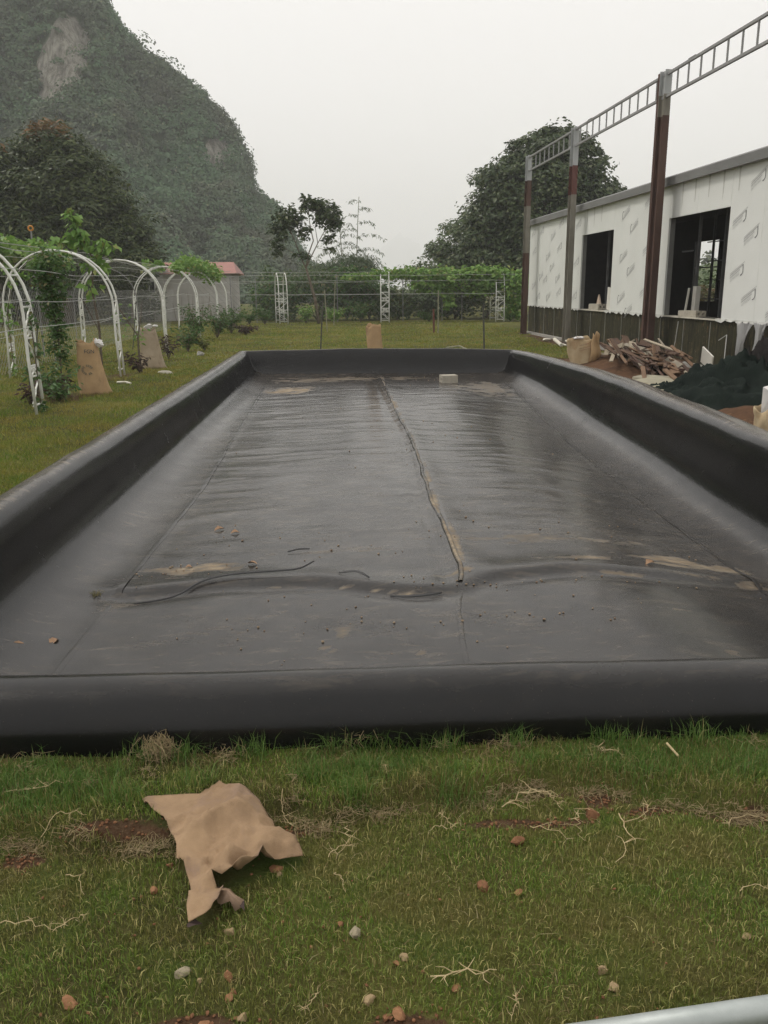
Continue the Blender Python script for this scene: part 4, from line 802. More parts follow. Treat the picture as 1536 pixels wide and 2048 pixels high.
def forked_stem():
    t = thing('forked_shrub', 'bare forked shrub stem with few leaves between the two tan bags', 'shrub', (-3.45, 17.6, 0)); b = MB()
    b.tube([(0, 0, 0), (-.03, 0, .5), (-.02, 0, .75)], [.022, .02, .018], 6); b.tube([(-.02, 0, .72), (-.25, 0, 1.1), (-.5, 0, 1.5), (-.62, 0, 1.9)], [.016, .013, .01, .005], 5); b.tube([(-.02, 0, .72), (.06, 0, 1.05), (.12, 0, 1.4)], [.012, .009, .004], 5); b.build('stem', bark, t)
    leaves('foliage', np.concatenate([shell_pts((-.3, 0, 1.1), (.3, .2, .3), 24, 2, .2, .1), shell_pts((0, 0, .75), (.25, .2, .15), 24, 2, .2, .1)]), .11, vine_leaf, t)
forked_stem()
# ---- small litter on the left lawn
wst = M('white_offcut', (.72, .69, .6), (.6, .55, .45), 10, .7)
tag(MB().tube([(-3.46, 15.41, .03), (-3.3, 15.33, .04), (-3.185, 15.21, .03)], .02, 6).build('pipe_offcut', wst), 'thin pale pipe offcut on the grass right of the nearest tan bag', 'offcut')
tag(MB().rock((-2.9, 17.15, .03), (.17, .06, .045), 3, 2, .15).build('foam_piece', wst, None, True), 'long white foam piece on the grass right of the farther tan bag', 'foam')
tag(MB().rock((-2.8, 21.75, .06), (.15, .1, .07), 6, 2, .2).build('pale_stone', M('pale_rock', (.45, .43, .4), (.3, .29, .27), 12, .9)), 'pale grey stone on the left lawn near the pond corner', 'stone')
# ------------------------------------------------------------------ tan sacks
sack_m = M('tan_sack', (.47, .32, .17), (.38, .25, .13), 4, .85, bmp=.25, bsc=90, c3=(.20, .13, .075), s3=2.2, t3=(.52, .68))
sack_m2 = M('muddy_sack', (.42, .34, .25), (.33, .26, .18), 4, .9, bmp=.25, bsc=90, c3=(.2, .15, .1), s3=2.4, t3=(.52, .66))
sack_m3 = M('pale_sack', (.58, .47, .30), (.50, .37, .22), 5, .85, bmp=.25, bsc=90, c3=(.40, .25, .13), s3=2.6, t3=(.5, .7)); sack_w = M('white_sack_lining', (.74, .72, .70), (.62, .6, .58), 6, .7)
def sack(label, loc, rz, w0, w1, d0, d1, h, m, seed, open_top=True, lean=(0, 0), sharp=.8):
    t = thing('tan_sack', label, 'sack', loc, rz, 'empty sacks standing in the garden'); n, k = 28, 14; rd = random.Random(seed); V, fc = [], []
    ph = [rd.uniform(0, 6.28) for _ in range(6)]
    for i in range(k+1):
        u = i/k; wv = w0+(w1-w0)*u**sharp; dv = d0+(d1-d0)*u**.9
        for j in range(n):
            a = 2*math.pi*j/n; c, s = math.cos(a), math.sin(a); q = (abs(c)**3+abs(s)**3)**(-1/3)
            r_ = 1+.05*math.sin(3*a+ph[0]+4*u)+.05*math.sin(5*a+ph[1]-6*u)+.03*math.sin(9*a+ph[2]+9*u)
            z = h*u+(.035*math.sin(2*a+ph[3])+.02*math.sin(5*a+ph[4]))*u**4
            V.append((c*q*wv/2*r_+lean[0]*u, s*q*dv/2*r_+lean[1]*u, z))
    for i in range(k):
        for j in range(n): a_ = i*n+j; b_ = i*n+(j+1) % n; fc.append((a_, b_, b_+n, a_+n))
    o = npmesh('sack_body', V, fc, m, t, True); sm = o.modifiers.new('thickness', 'SOLIDIFY'); sm.thickness = .006
    return t
def crumple(parent, c, r, m, seed, name):
    b = MB(); b.rock(c, r, seed, 3, .9); return b.build(name, m, parent)
s1 = sack('tan sack printed with dark letters, standing nearest among the left plants', (-3.50, 14.0, -.01), R(-8), .50, .30, .34, .16, .84, sack_m, 1, lean=(-.07, 0))
crumple(s1, (.12, .0, .80), (.085, .06, .08), sack_w, 4, 'white_lining')
fc_ = bpy.data.curves.new('printed_letters', 'FONT'); fc_.body = 'FGN'; fc_.size = .085; fc_.extrude = .0006; fc_.materials.append(M('print_ink', (.05, .065, .08), rough=.7))
tmp = bpy.data.objects.new('printed_letters', fc_); link(tmp); bpy.context.view_layer.update(); lm = bpy.data.meshes.new_from_object(tmp); bpy.data.objects.remove(tmp); fo = bpy.data.objects.new('printed_letters', lm); link(fo, s1); fo.location = (-.075, -.125, .655); fo.rotation_euler = (R(84), 0, R(2))
b = MB()
for k in range(14):
    a = .35+k*.38; rx, rz_ = .10, .085; a2 = a+.30
    if k in (4, 11): continue
    b.poly([(-.03+rx*math.cos(a), -.158+.0*k, .40+rz_*math.sin(a)), (-.03+rx*math.cos(a2), -.158, .40+rz_*math.sin(a2)), (-.03+.6*rx*math.cos(a2), -.160, .40+.55*rz_*math.sin(a2)), (-.03+.6*rx*math.cos(a), -.160, .40+.55*rz_*math.sin(a))])
b.build('printed_emblem', M('faded_ink', (.16, .14, .10), (.26, .19, .11), 30, .8), s1)
s2 = sack('muddy tan sack with white lining folded out on top, standing at the third arch', (-3.40, 18.5, -.01), R(6), .58, .30, .36, .17, .82, sack_m2, 2, lean=(-.03, 0), sharp=.6)
crumple(s2, (-.02, -.02, .86), (.14, .07, .065), sack_w, 12, 'white_lining'); crumple(s2, (.12, -.02, .88), (.07, .05, .03), sack_w, 17, 'white_lining')
sack('tan sack standing on the lawn behind the far pond wall', (1.36, 18.7, -.01), R(3), .34, .31, .24, .14, .83, sack_m, 3, lean=(-.05, 0))
s4 = sack('pale sack with faded red print leaning by the timber pile', (5.35, 16.75, -.02), R(25), .44, .60, .34, .20, .62, sack_m3, 5, lean=(-.09, .05))
crumple(s4, (-.16, 0, .64), (.17, .09, .05), sack_w, 22, 'white_lining')
V, fc = [], []
for i in range(9):
    for j in range(13):
        u, v = i/8-.5, j/12; V.append((.14+u*(.24+.05*math.sin(5*v)), -.15-.05*math.sin(math.pi*v)-.03*math.cos(6*u+2*v)+.02*math.sin(11*v), .02+.70*v+.04*math.sin(7*u)*v))
        if i and j: q = i*13+j; fc.append((q-14, q-13, q, q-1))
fl_ = npmesh('tan_flap', V, fc, sack_m, s4, True); fl_.modifiers.new('thickness', 'SOLIDIFY').thickness = .006
b = MB(); rd = random.Random(3)
for zz, nn, hgt in ((.50, 8, .035), (.44, 10, .02), (.40, 9, .02)):
    for k in range(nn): b.box((-.25+k*.03, -.165, zz+.004*k), (.018*rd.uniform(.6, 1.2), .004, hgt*rd.uniform(.6, 1)))
b.build('faded_print', M('faded_red_ink', (.42, .2, .12), (.4, .33, .22), 20, .8), s4)
s5 = sack('pale sack with a white inner bag at the right edge beside the pond wall', (5.0, 8.85, -.02), R(20), .46, .5, .3, .26, .34, sack_m3, 8)
b = MB(); b.box((.03, -.04, .43), (.44, .16, .26), Matrix.Rotation(R(12), 3, 'X') @ Matrix.Rotation(R(-10), 3, 'Y'), .03); b.build('white_inner_bag', sack_w, s5)

# ------------------------------------------------------------------ the unfinished building
FX = 7.65; Y0, Y1 = 6.5, 30.55; ZB, ZT = .955, 3.66
bld = thing('panel_building', 'unfinished long building clad in white printed foil panels over a dark base', 'building', (FX, 18, 0))
def panel_mat():
    m, n, l, b = newmat('white_foil_panel'); v = ocoord(n, l)
    c = mixc(n, l, ramp(n, l, noise(n, l, .9, 5, .6, v), .35, .7), (.80, .81, .78), (.74, .75, .72)); c = mixc(n, l, math_(n, l, 'MULTIPLY', ramp(n, l, noise(n, l, 3, 6, .7, ocoord(n, l, (1, 1, .15))), .6, .85), .09), c, (.5, .48, .43))
    l.new(c, b.inputs['Base Color']); b.inputs['Roughness'].default_value = .38; bump(n, l, b, noise(n, l, 5, 4, .5, v, .5), .15, .02); return m
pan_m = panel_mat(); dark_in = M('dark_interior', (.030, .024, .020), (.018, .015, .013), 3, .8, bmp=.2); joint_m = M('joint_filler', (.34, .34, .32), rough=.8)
def wall_panel(y0, y1, z0, z1, name='wall_panel', m=None, x=FX, th=.05, jx=0.):
    b = MB(); g = .006; b.box((x+th/2+jx-FX, (y0+y1)/2-18, (z0+z1)/2), (th, y1-y0-g, z1-z0)); return b.build(name, m or pan_m, bld)
ed = [6.5, 7.6, 8.8, 10, 11.15, 12.3, 13.45, 14.58, 15.8]
panels = []
for a, b_ in zip(ed[:-1], ed[1:]): panels.append((wall_panel(a, b_, ZB, ZT, jx=random.uniform(-.002, .002)), a, b_))
for a, b_ in ((18.55, 19.6), (19.6, 20.8), (20.8, 22.0), (24.6, 25.6), (25.6, 26.8), (26.8, 28.0), (28.0, 29.2), (29.2, Y1)): panels.append((wall_panel(a, b_, ZB, ZT, jx=random.uniform(-.002, .002)), a, b_))
for a, b_ in ((15.8, 17.2), (17.2, 18.55), (22.0, 23.3), (23.3, 24.6)): wall_panel(a, b_, 2.98, ZT, 'header_panel')
wall_panel(Y0, 15.79, .99, ZT-.02, 'panel_backing', joint_m, FX+.053, .02); wall_panel(18.56, 21.99, .99, ZT-.02, 'panel_backing', joint_m, FX+.053, .02); wall_panel(24.61, Y1, .99, ZT-.02, 'panel_backing', joint_m, FX+.053, .02)
# torn foil along the lower edge
b = MB(); y_ = Y0
while y_ < Y1:
    w_ = random.uniform(.1, .5)
    if not (15.9 < y_ < 18.2 or 22.0 < y_ < 24.4): d_ = random.uniform(.01, .06); b.poly([(-.012, y_-18, ZB+.03), (-.03, y_-18+w_*.4, ZB-d_), (-.02, y_-18+w_, ZB-d_*.3), (-.010, y_-18+w_, ZB+.03)])
    y_ += w_
fo_ = b.build('torn_foil_edge', M('clear_foil', (.66, .66, .62), rough=.3), bld); sm = fo_.modifiers.new('thickness', 'SOLIDIFY'); sm.thickness = .004
# foil print: three rows of illegible small print and a bold hook mark
ink = M('grey_print', (.50, .50, .50), rough=.6); ink_d = M('dark_print', (.035, .03, .05), rough=.5)
def print_mesh(flip):
    b = MB(); s = -1 if flip else 1
    def P(u, v): u, v = u*s, v*s; return (0, -u, v+u*.42)          # u runs to the reader's right (towards the camera)
    def bar(u0, u1, v0, v1, sl=0): b.poly([P(u0, v0), P(u1, v0), P(u1+sl, v1), P(u0+sl, v1)])
    rd = random.Random(4); bar(-.24, .26, .125, .133)
    for v0, v1, uu in ((.085, .11, .2), (.045, .068, .10)):
        u = -.24
        while u < uu: w_ = rd.uniform(.008, .02); bar(u, u+w_, v0+rd.uniform(0, .006), v1, .004); u += w_+.006
    u = -.22
    while u < .09: w_ = .007; bar(u, u+w_, -.02, .025, .006); (bar(u, u+.02, .018, .025) if rd.random() < .6 else bar(u, u+.02, -.02, -.013)); u += .032
    return b
def hook_mesh(flip):
    b = MB(); s = -1 if flip else 1
    pts = [(.215, .105), (.222, .03), (.225, -.035), (.20, -.055), (.165, -.06), (.14, -.052)]
    def P(u, v, dx): u, v = u*s, v*s; return (dx, -u, v+u*.42)
    for (u0, v0), (u1, v1) in zip(pts[:-1], pts[1:]):
        d = Vector((u1-u0, v1-v0)).normalized(); nn = Vector((-d.y, d.x))*.008; b.poly([P(u0+nn.x, v0+nn.y, 0), P(u0-nn.x, v0-nn.y, 0), P(u1-nn.x, v1-nn.y, 0), P(u1+nn.x, v1+nn.y, 0)])
    return b
pm = [print_mesh(f).mesh('small_print', ink) for f in (0, 1)]; hm = [hook_mesh(f).mesh('hook_mark', ink_d) for f in (0, 1)]
logos = [(14.87, 3.29, 0), (15.42, 2.68, 0), (14.95, 2.38, 0), (15.34, 1.76, 0), (14.83, 1.34, 0), (15.45, .0, 0), (13.9, 2.0, 0), (13.6, 3.1, 0), (13.95, 1.1, 0),
         (21.2, 3.36, 1), (20.6, 3.02, 1), (19.75, 3.38, 0), (21.2, 2.36, 1), (20.65, 2.03, 1), (19.7, 2.36, 0), (21.2, 1.38, 1), (20.65, 1.08, 1), (19.72, 1.42, 0), (25.0, 3.24, 0), (25.05, 2.2, 0), (25.1, 1.25, 0),
         (29.0, 3.3, 0), (27.6, 3.2, 1), (26.75, 3.4, 0), (28.1, 2.6, 1), (26.85, 2.7, 0), (27.6, 2.26, 1), (26.75, 1.36, 0), (27.9, 1.34, 1), (28.9, 2.0, 1), (29.9, 2.7, 0), (29.8, 1.7, 1), (29.2, 1.2, 0), (26.9, 1.9, 1), (30.1, 3.3, 0), (28.4, 1.75, 0)]
for ly, lz, fl_ in logos:
    if lz < .5: continue
    for (po, a, b_) in panels:
        if a+.2 <= ly <= b_+.2:
            inst(pm[fl_], 'small_print', po, (-.004, ly-18, lz)); inst(hm[fl_], 'hook_mark', po, (-.005, ly-18, lz)); break
# rust drip streaks and screw heads under the cap
dm_ = M('drip_grey', (.50, .50, .46), (.62, .62, .58), 12, .6)
for y_ in (16.15, 16.75, 17.35, 17.95, 23.0, 23.6, 24.2, 15.55):
    MB().poly([(-.003, y_-18-.035, ZT-.02), (-.003, y_-18+.035, ZT-.02), (-.003, y_-18+.012, ZT-.42-random.uniform(0, .15)), (-.003, y_-18-.012, ZT-.42)]).build('drip_stain', dm_, bld)
# cap flashing, bent profile
capp = [(-.13, ZT-.04), (-.135, ZT+.12), (-.10, ZT+.15), (.3, ZT+.16), (.3, ZT+.02), (-.0, ZT+.0), (-.06, ZT-.04)]; b = MB(); n = len(capp)
for i in range(n): (x0_, z0_), (x1_, z1_) = capp[i], capp[(i+1) % n]; b.poly([(x0_, Y0-18, z0_), (x0_, Y1+.05-18, z0_), (x1_, Y1+.05-18, z1_), (x1_, Y0-18, z1_)])
b.poly([(x_, Y1+.05-18, z_) for x_, z_ in capp][::-1]); b.build('cap_flashing', M('grey_flashing', (.22, .22, .215), (.16, .16, .155), 2, .6, vec=(1, .3, 1)), bld)
# dark base boards with weathered streaks
def base_mat():
    m, n, l, b = newmat('dark_base_board'); v = ocoord(n, l, (1, 1, .16)); v2 = ocoord(n, l)
    c = mixc(n, l, ramp(n, l, noise(n, l, 9, 8, .75, v), .35, .62), (.013, .011, .008), (.046, .044, .022)); c = mixc(n, l, ramp(n, l, noise(n, l, 16, 6, .8, v), .56, .68), c, (.17, .15, .075))
    c = mixc(n, l, ramp(n, l, noise(n, l, 8, 7, .8, v2, 1.2), .61, .68), c, (.24, .22, .16)); c = mixc(n, l, ramp(n, l, noise(n, l, 17, 4, .7, v), .64, .70), c, (.24, .11, .045))
    l.new(c, b.inputs['Base Color']); b.inputs['Roughness'].default_value = .7; b.inputs['Specular IOR Level'].default_value = .2; bump(n, l, b, noise(n, l, 20, 5, .7, v), .5); return m
base_m = base_mat(); y_ = Y0; k = 0
while y_ < Y1-.1:
    y2 = min(Y1, y_+1.22); wall_panel(y_, y2, .03, ZB-.005, 'base_board', base_m, FX+.03, .04)
    MB().box((.027, y2-18, .48), (.008, .012, .86)).build('joint_strip', joint_m, bld); y_ = y2
MB().box((.02, (16+Y1)/2-18, .015), (.34, Y1-16, .11)).build('kerb', M('rough_concrete', (.36, .34, .31), (.26, .25, .22), 6, .95, bmp=.6, bsc=30), bld)
for a, b_ in ((15.75, 18.6), (21.95, 24.65)): MB().box((.14, (a+b_)/2-18, ZB+.001), (.32, b_-a, .024)).build('window_sill', M('pale_sill', (.56, .53, .44), (.48, .45, .38), 5, .8), bld)
# reveals, interior
for a in (15.8, 18.55, 22.0, 24.6): MB().box((.085, a-18+(.012 if a in (15.8, 22.0) else -.012), 1.97), (.10, .02, 2.0)).build('window_reveal', M('reveal_grey', (.2, .2, .19), rough=.7), bld)
sp = MB(); BX = 12.0-FX
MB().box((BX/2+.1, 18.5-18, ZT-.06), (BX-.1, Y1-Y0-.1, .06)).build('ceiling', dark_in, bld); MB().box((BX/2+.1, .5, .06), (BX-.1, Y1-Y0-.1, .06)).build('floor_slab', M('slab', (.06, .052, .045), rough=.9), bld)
bw = MB()
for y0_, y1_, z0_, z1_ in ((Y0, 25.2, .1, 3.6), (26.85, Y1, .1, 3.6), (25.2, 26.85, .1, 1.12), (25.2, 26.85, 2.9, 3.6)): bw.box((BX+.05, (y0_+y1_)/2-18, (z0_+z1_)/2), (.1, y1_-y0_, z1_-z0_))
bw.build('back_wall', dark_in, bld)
bwf = MB(); 
for y_ in (25.2, 26.55, 26.85): bwf.box((BX-.02, y_-18, 2.01), (.05, .05, 1.8))
bwf.box((BX-.02, 26.02-18, 2.12), (.052, 1.65, .035)); bwf.build('back_window_frame', M('frame_dark', (.05, .05, .05), rough=.5), bld)
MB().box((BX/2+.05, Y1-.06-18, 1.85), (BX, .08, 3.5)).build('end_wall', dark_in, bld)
stud = M('steel_stud', (.16, .16, .16), (.1, .1, .1), 5, .5, metal=.4)
for y_, x_ in ((18.1, .5), (17.75, .9), (17.3, 3.6), (20.3, 3.9), (23.9, .55), (23.2, 3.2), (19.2, 2.4)): MB().box((x_, y_-18, 1.85), (.05, .06, 3.5)).build('steel_stud', stud, bld)
for z_ in (1.2, 1.75, 2.3, 2.85): MB().box((BX-.03, 22.5-18, z_), (.03, 7, .03)).build('wall_rail', stud, bld)
MB().box((.35, 18.3-18, 2.3), (.04, .5, .03)).build('wall_rail', stud, bld)
# things on the sills
hollow_brick((FX+.13, 17.36, ZB+.014), R(100), (.62, .24, .125), 'pale hollow brick with two holes on the sill of the right window opening', 'hollow bricks on the sills')
hollow_brick((FX+.13, 23.35, ZB+.014), R(100), (.55, .24, .16), 'pale hollow brick with two holes on the sill of the left window opening', 'hollow bricks on the sills')
wb = M('white_board', (.68, .66, .60), (.6, .58, .52), 4, .7)
tag(MB().box((FX+.22, 22.52, 1.26), (.03, .62, .58), Matrix.Rotation(R(4), 3, 'X')).build('white_board', wb), 'white board standing in the right corner of the left window opening', 'board')
tag(MB().box((FX+.50, 18.05, 1.2), (.10, .16, .75), Matrix.Rotation(R(3), 3, 'X')).build('white_offcut', wb), 'narrow white panel offcut leaning inside the right window opening', 'offcut')
tag(MB().box((FX+.36, 18.2, 1.15), (.03, .05, .8), Matrix.Rotation(R(14), 3, 'X')).build('pale_batten', wb), 'thin pale batten leaning beside the white offcut in the right window', 'batten')
o = MB(); o.v = [(-.02, -.16, 0), (-.02, .16, 0), (-.02, .02, .27), (.02, -.16, 0), (.02, .16, 0), (.02, .02, .27)]; o.f = [(0, 2, 1), (3, 4, 5), (0, 1, 4, 3), (1, 2, 5, 4), (2, 0, 3, 5)]
o = o.build('triangular_offcut', M('pale_pink_board', (.6, .47, .36), rough=.8)); o.location = (FX+.3, 23.75, ZB+.15); tag(o, 'small pale triangular offcut standing in the left window opening', 'offcut')
tag(MB().rock((FX+.25, 24.05, ZB+.09), (.13, .2, .1), 33, 2, .5).build('dark_bundle', M('dark_cloth', (.02, .022, .03), rough=.8)), 'dark crumpled bundle on the sill of the left window opening', 'bundle')
tag(MB().box((FX+.1, 16.55, ZB+.025), (.1, .5, .02), Matrix.Rotation(R(8), 3, 'Z'), .006).build('wooden_batten', M('dark_wood', (.05, .045, .035), rough=.8)), 'flat dark slat lying on the right window sill', 'slat')

# ------------------------------------------------------------------ steel posts and ladder truss in front
rust = M('rusty_steel', (.070, .040, .031), (.105, .058, .043), 5, .75, bmp=.2, vec=(1, 1, .3), c3=(.05, .028, .022), s3=2.5); zinc = M('zinc_paint', (.42, .43, .43), (.34, .35, .35), 5, .5, vec=(1, 1, .4)); old = M('weathered_steel', (.26, .245, .205), (.17, .155, .125), 5, .7, vec=(1, 1, .25), c3=(.10, .05, .035), s3=2.0); redp = M('red_oxide', (.135, .048, .036), (.10, .04, .032), 5, .7)
PXX = 7.28
def ibeam(b, z0, z1, fw=.15, d=.22, t=.012):
    for s in (-1, 1): b.box((0, s*d/2, (z0+z1)/2), (fw, t, z1-z0))
    b.box((0, 0, (z0+z1)/2), (t, d-t, z1-z0)); return b
def post(y, label, secs, lean=0):
    t = thing('steel_post', label, 'post', (PXX, y, 0), R(6), 'steel posts carrying the ladder truss')
    for z0, z1, m in secs: ibeam(MB(), z0, z1).build('post_section', m, t)
    MB().box((0, 0, .02), (.28, .32, .03)).build('base_plate', rust, t)
    return t
post(29.6, 'farthest steel post, dark rust with a short zinc top', ((0, 2.7, rust), (2.7, 4.2, old), (4.2, 5.0, rust), (5.0, 5.78, zinc)))
post(24.5, 'middle steel post with weathered grey lower half and red band', ((0, 4.05, old), (4.05, 4.80, redp), (4.80, 5.78, zinc)))
p3 = post(18.35, 'nearest steel post, all rusty brown with a short zinc top', ((0, 1.9, rust), (1.9, 4.95, rust), (4.95, 5.35, old), (5.35, 5.80, zinc)))
MB().box((.02, .17, 2.9), (.16, .11, 5.75)).build('companion_channel', M('dark_rust', (.06, .032, .026), (.09, .045, .035), 5, .75), p3)
truss = thing('ladder_truss', 'light steel ladder truss running along the tops of the posts', 'truss', (PXX, 18, 5.3))
tm = M('truss_steel', (.30, .30, .30), (.24, .24, .24), 4, .5)
for z_ in (0, .42): MB().box((0, (29.6+8)/2-18, z_), (.05, 29.6-8, .05)).build('chord', tm, truss)
me_r = MB().box((0, 0, .21), (.028, .028, .37)).mesh('rung', tm)
for y_ in np.arange(8.4, 29.5, .52): inst(me_r, 'rung', truss, (0, float(y_)-18+random.uniform(-.02, .02), 0))
for y_ in (17.1, 23.2): MB().box((0, y_-18, .45), (.056, .3, .02)).build('splice_plate', tm, truss)

# ------------------------------------------------------------------ building site clutter on the right
wood = [M('old_plank_%s' % nme, a, b_, 6, .9, vec=(1, .25, 1), bmp=.3) for nme, a, b_ in (('brown', (.125, .075, .048), (.075, .045, .03)), ('grey', (.30, .26, .20), (.2, .17, .13)), ('orange', (.21, .13, .078), (.15, .09, .055)), ('dark', (.06, .035, .025), (.09, .05, .035)), ('pale', (.42, .36, .27), (.32, .27, .2)))]
mound = MB(); mv, mf = [], []
def heap(name, m, cx, cy_, rx, ry, h, seed, label=None, cat=None, kind=None, pw=1.0, rz=0, cr=.3, n=34, fold=0):
    V, fc = [], []
    for i in range(n+1):
        for j in range(n+1):
            u, v = 2*i/n-1, 2*j/n-1; d = math.hypot(u, v)*(1+.25*(fbm(np.array(u*1.5+seed), np.array(v*1.5), seed)-.5))
            z = h*max(0, 1-d**1.6)**pw
            z += (h*cr*(fbm(np.array(u*3+seed), np.array(v*3), seed+5)-.5)+h*fold*(max(0, 1-abs(fbm(np.array(u*2.0+seed+1.2*v), np.array(v*4.5-u*1.8+1.5*math.sin(u*3+seed)), seed+9, 2)-.5)*7)-.4+.6*max(0, 1-abs(fbm(np.array(u*4+seed-v), np.array(v*8+u*3), seed+11, 2)-.5)*7)))*max(0, 1-d**3)
            c_, s_ = math.cos(rz), math.sin(rz); V.append((cx+u*rx*c_-v*ry*s_, cy_+u*rx*s_+v*ry*c_, float(z)-.06))
    for i in range(n):
        for j in range(n): q = i*(n+1)+j; fc.append((q, q+n+1, q+n+2, q+1))
    o = npmesh(name, V, fc, m, None, True); return tag(o, label, cat, None, kind)
dirt_m = M('red_earth', (.12, .066, .038), (.075, .042, .026), 5, .95, .1, bmp=1, bsc=12, c3=(.2, .125, .07), s3=6, t3=(.55, .7))
heap('earth_mound', dirt_m, 6.0, 16.6, 1.25, 2.9, .30, 3, 'red brown earth mound under the timber pile', 'earth mound')
heap('earth_mound', dirt_m, 5.3, 10.0, .5, .8, .22, 6, 'small ochre earth mound in front of the dark netting', 'earth mound')
pile = thing('timber_pile', 'heap of broken brown planks and battens on the earth mound', 'timber pile', (6.25, 15.9, .1)); rd = random.Random(21)
for k in range(110):
    u = rd.uniform(0, 1); L_ = rd.uniform(.45, 1.5); yy_ = rd.gauss(-.45, .92); zz_ = max(0, .33*(1-(abs(yy_-.1)/1.9)**1.5))*rd.uniform(.35, 1.05); xx_ = rd.gauss(-.05, .28)-.3*(.5-zz_)
    rot = Matrix.Rotation(rd.gauss(-.12, .17), 3, 'Z') @ Matrix.Rotation(rd.gauss(.12, .13), 3, 'X') @ Matrix.Rotation(rd.gauss(0, .5), 3, 'Y')
    o = MB().box((0, 0, 0), (rd.choice((.035, .05, .07, .10, .13)), L_, rd.choice((.015, .022, .03, .04))), None, .004).build('plank', rd.choice([wood[i_] for i_ in (0, 0, 0, 3, 3, 2, 2, 1, 4)]), pile); o.matrix_local = Matrix.Translation((xx_, yy_, zz_+.08)) @ rot.to_4x4()
stone_slab = M('slab_grey', (.36, .33, .24), (.27, .25, .19), 5, .9, bmp=.5, bsc=20, c3=(.3, .2, .1), s3=3)
def slab(loc, dims, rz, tilt, label, m=stone_slab):
    o = MB().box((0, 0, 0), dims, None, .025).build('stone_slab', m); o.location = loc; o.rotation_euler = (tilt, R(-4), rz); bv = o.modifiers.new('bevel', 'BEVEL'); bv.width = .015; bv.segments = 2; return tag(o, label, 'slab', 'stone slabs by the pond')
slab((5.45, 12.85, .12), (.65, 1.0, .08), R(25), R(3), 'large grey stone slab lying between pond and timber pile'); slab((5.15, 12.1, .08), (.5, .9, .07), R(20), R(2), 'grey stone slab half hidden behind the pond wall'); slab((5.6, 13.75, .10), (.35, .6, .09), R(40), 0, 'narrow greenish slab before the timber pile'); slab((6.6, 13.6, .1), (.4, .35, .06), R(10), R(8), 'small tan slab beside the dark netting')
slab((7.0, 14.45, .1), (.5, .7, .2), R(15), 0, 'rough concrete block under the white board', M('rough_block', (.34, .3, .24), (.26, .22, .18), 8, .95, bmp=.6))
o = MB().box((0, 0, .16), (.025, .34, .32)).build('white_board', wb); o.location = (6.95, 14.75, .2); o.rotation_euler = (R(28), R(-14), R(4)); tag(o, 'small white board tilted on the block beside the dark netting', 'board')
net_m = M('green_shade_net', (.006, .010, .0085), (.013, .020, .016), 3, .85, .08, bmp=.5, bsc=6); net_k = M('black_shade_net', (.011, .0095, .009), (.02, .017, .016), 3, .85, .08, bmp=.5, bsc=6)
heap('shade_net_heap', net_m, 6.1, 11.6, 1.15, 2.0, .52, 14, 'large crumpled heap of dark green shade netting beside the pond', 'netting heap', None, .8, R(-12), .5, 110, .42)
heap('shade_net_heap', net_k, 6.75, 11.9, .8, 2.1, .74, 17, 'black part of the shade netting heaped against the building', 'netting heap', None, .8, R(-6), .4, 100, .34)
heap('shade_net_heap', net_m, 5.35, 12.3, .5, .75, .22, 19, 'loose green tail of netting at the near end of the heap', 'netting heap', None, .7, R(20), .6, 60, .3)
def film(label, x, y, z, w, h, seed):
    V, fc = [], []; n = 12
    for i in range(n+1):
        for j in range(n+1):
            u, v = i/n, j/n; ww = w*(1-.75*v**.7)*(1+.2*math.sin(seed+5*v)); V.append((x-.05-.06*math.sin(9*u+seed)*v-.03*math.sin(17*u+3*v), y+(u-.5)*ww+.10*v*math.sin(seed), z-h*v-(.06*math.sin(5*u+seed) if j == n else 0)))
    for i in range(n):
        for j in range(n): q = i*(n+1)+j; fc.append((q, q+n+1, q+n+2, q+1))
    m, n_, l, b = newmat('clear_film'); b.inputs['Base Color'].default_value = (.7, .7, .7, 1); b.inputs['Roughness'].default_value = .3; tr = n_.new('ShaderNodeBsdfTransparent'); ms = n_.new('ShaderNodeMixShader'); ms.inputs[0].default_value = .42
    l.new(tr.outputs[0], ms.inputs[1]); l.new(b.outputs[0], ms.inputs[2]); l.new(ms.outputs[0], n_['Material Output'].inputs[0]); return tag(npmesh('plastic_film', V, fc, m, None, True), label, 'plastic film', 'torn plastic film')
film('torn clear plastic film hanging from the panel edge, left rag', FX-.02, 14.75, .95, .55, .62, 1.0); film('torn clear plastic film hanging from the panel edge, right rag', FX-.02, 14.2, .97, .5, .6, 2.6)
tag(MB().tube([(6.75, 23.1, .05), (6.78, 23.9, .16)], .05, 10).build('white_pipe', wst), 'short white plastic pipe lying by the foot of the building', 'pipe'); tag(MB().tube([(6.85, 23.8, .06), (6.95, 23.3, .03), (7.1, 23.3, .05), (7.2, 24.2, .1)], .03, 6).build('white_hose', wst), 'white flexible hose curving from the short pipe to the post', 'hose')
tag(MB().tube([(7.35, 17.0, .9), (7.34, 17.05, .5), (7.30, 17.1, .15)], .008, 4).build('hanging_cable', wire_mat), 'thin pale cable hanging down the dark base right of the nearest post', 'cable')
tag(MB().tube([(7.2, 14.6, .1), (7.3, 14.8, .5), (7.5, 15.2, .72), (7.55, 15.6, .6)], .008, 4).build('bent_wire', wire_mat), 'thin bent wire arching up against the dark base', 'wire')
tag(MB().rock((7.0, 25.6, .04), (.2, .15, .06), 41, 2, .4).build('rubble_piece', wst), 'pale rubble piece on the grass before the building', 'rubble')

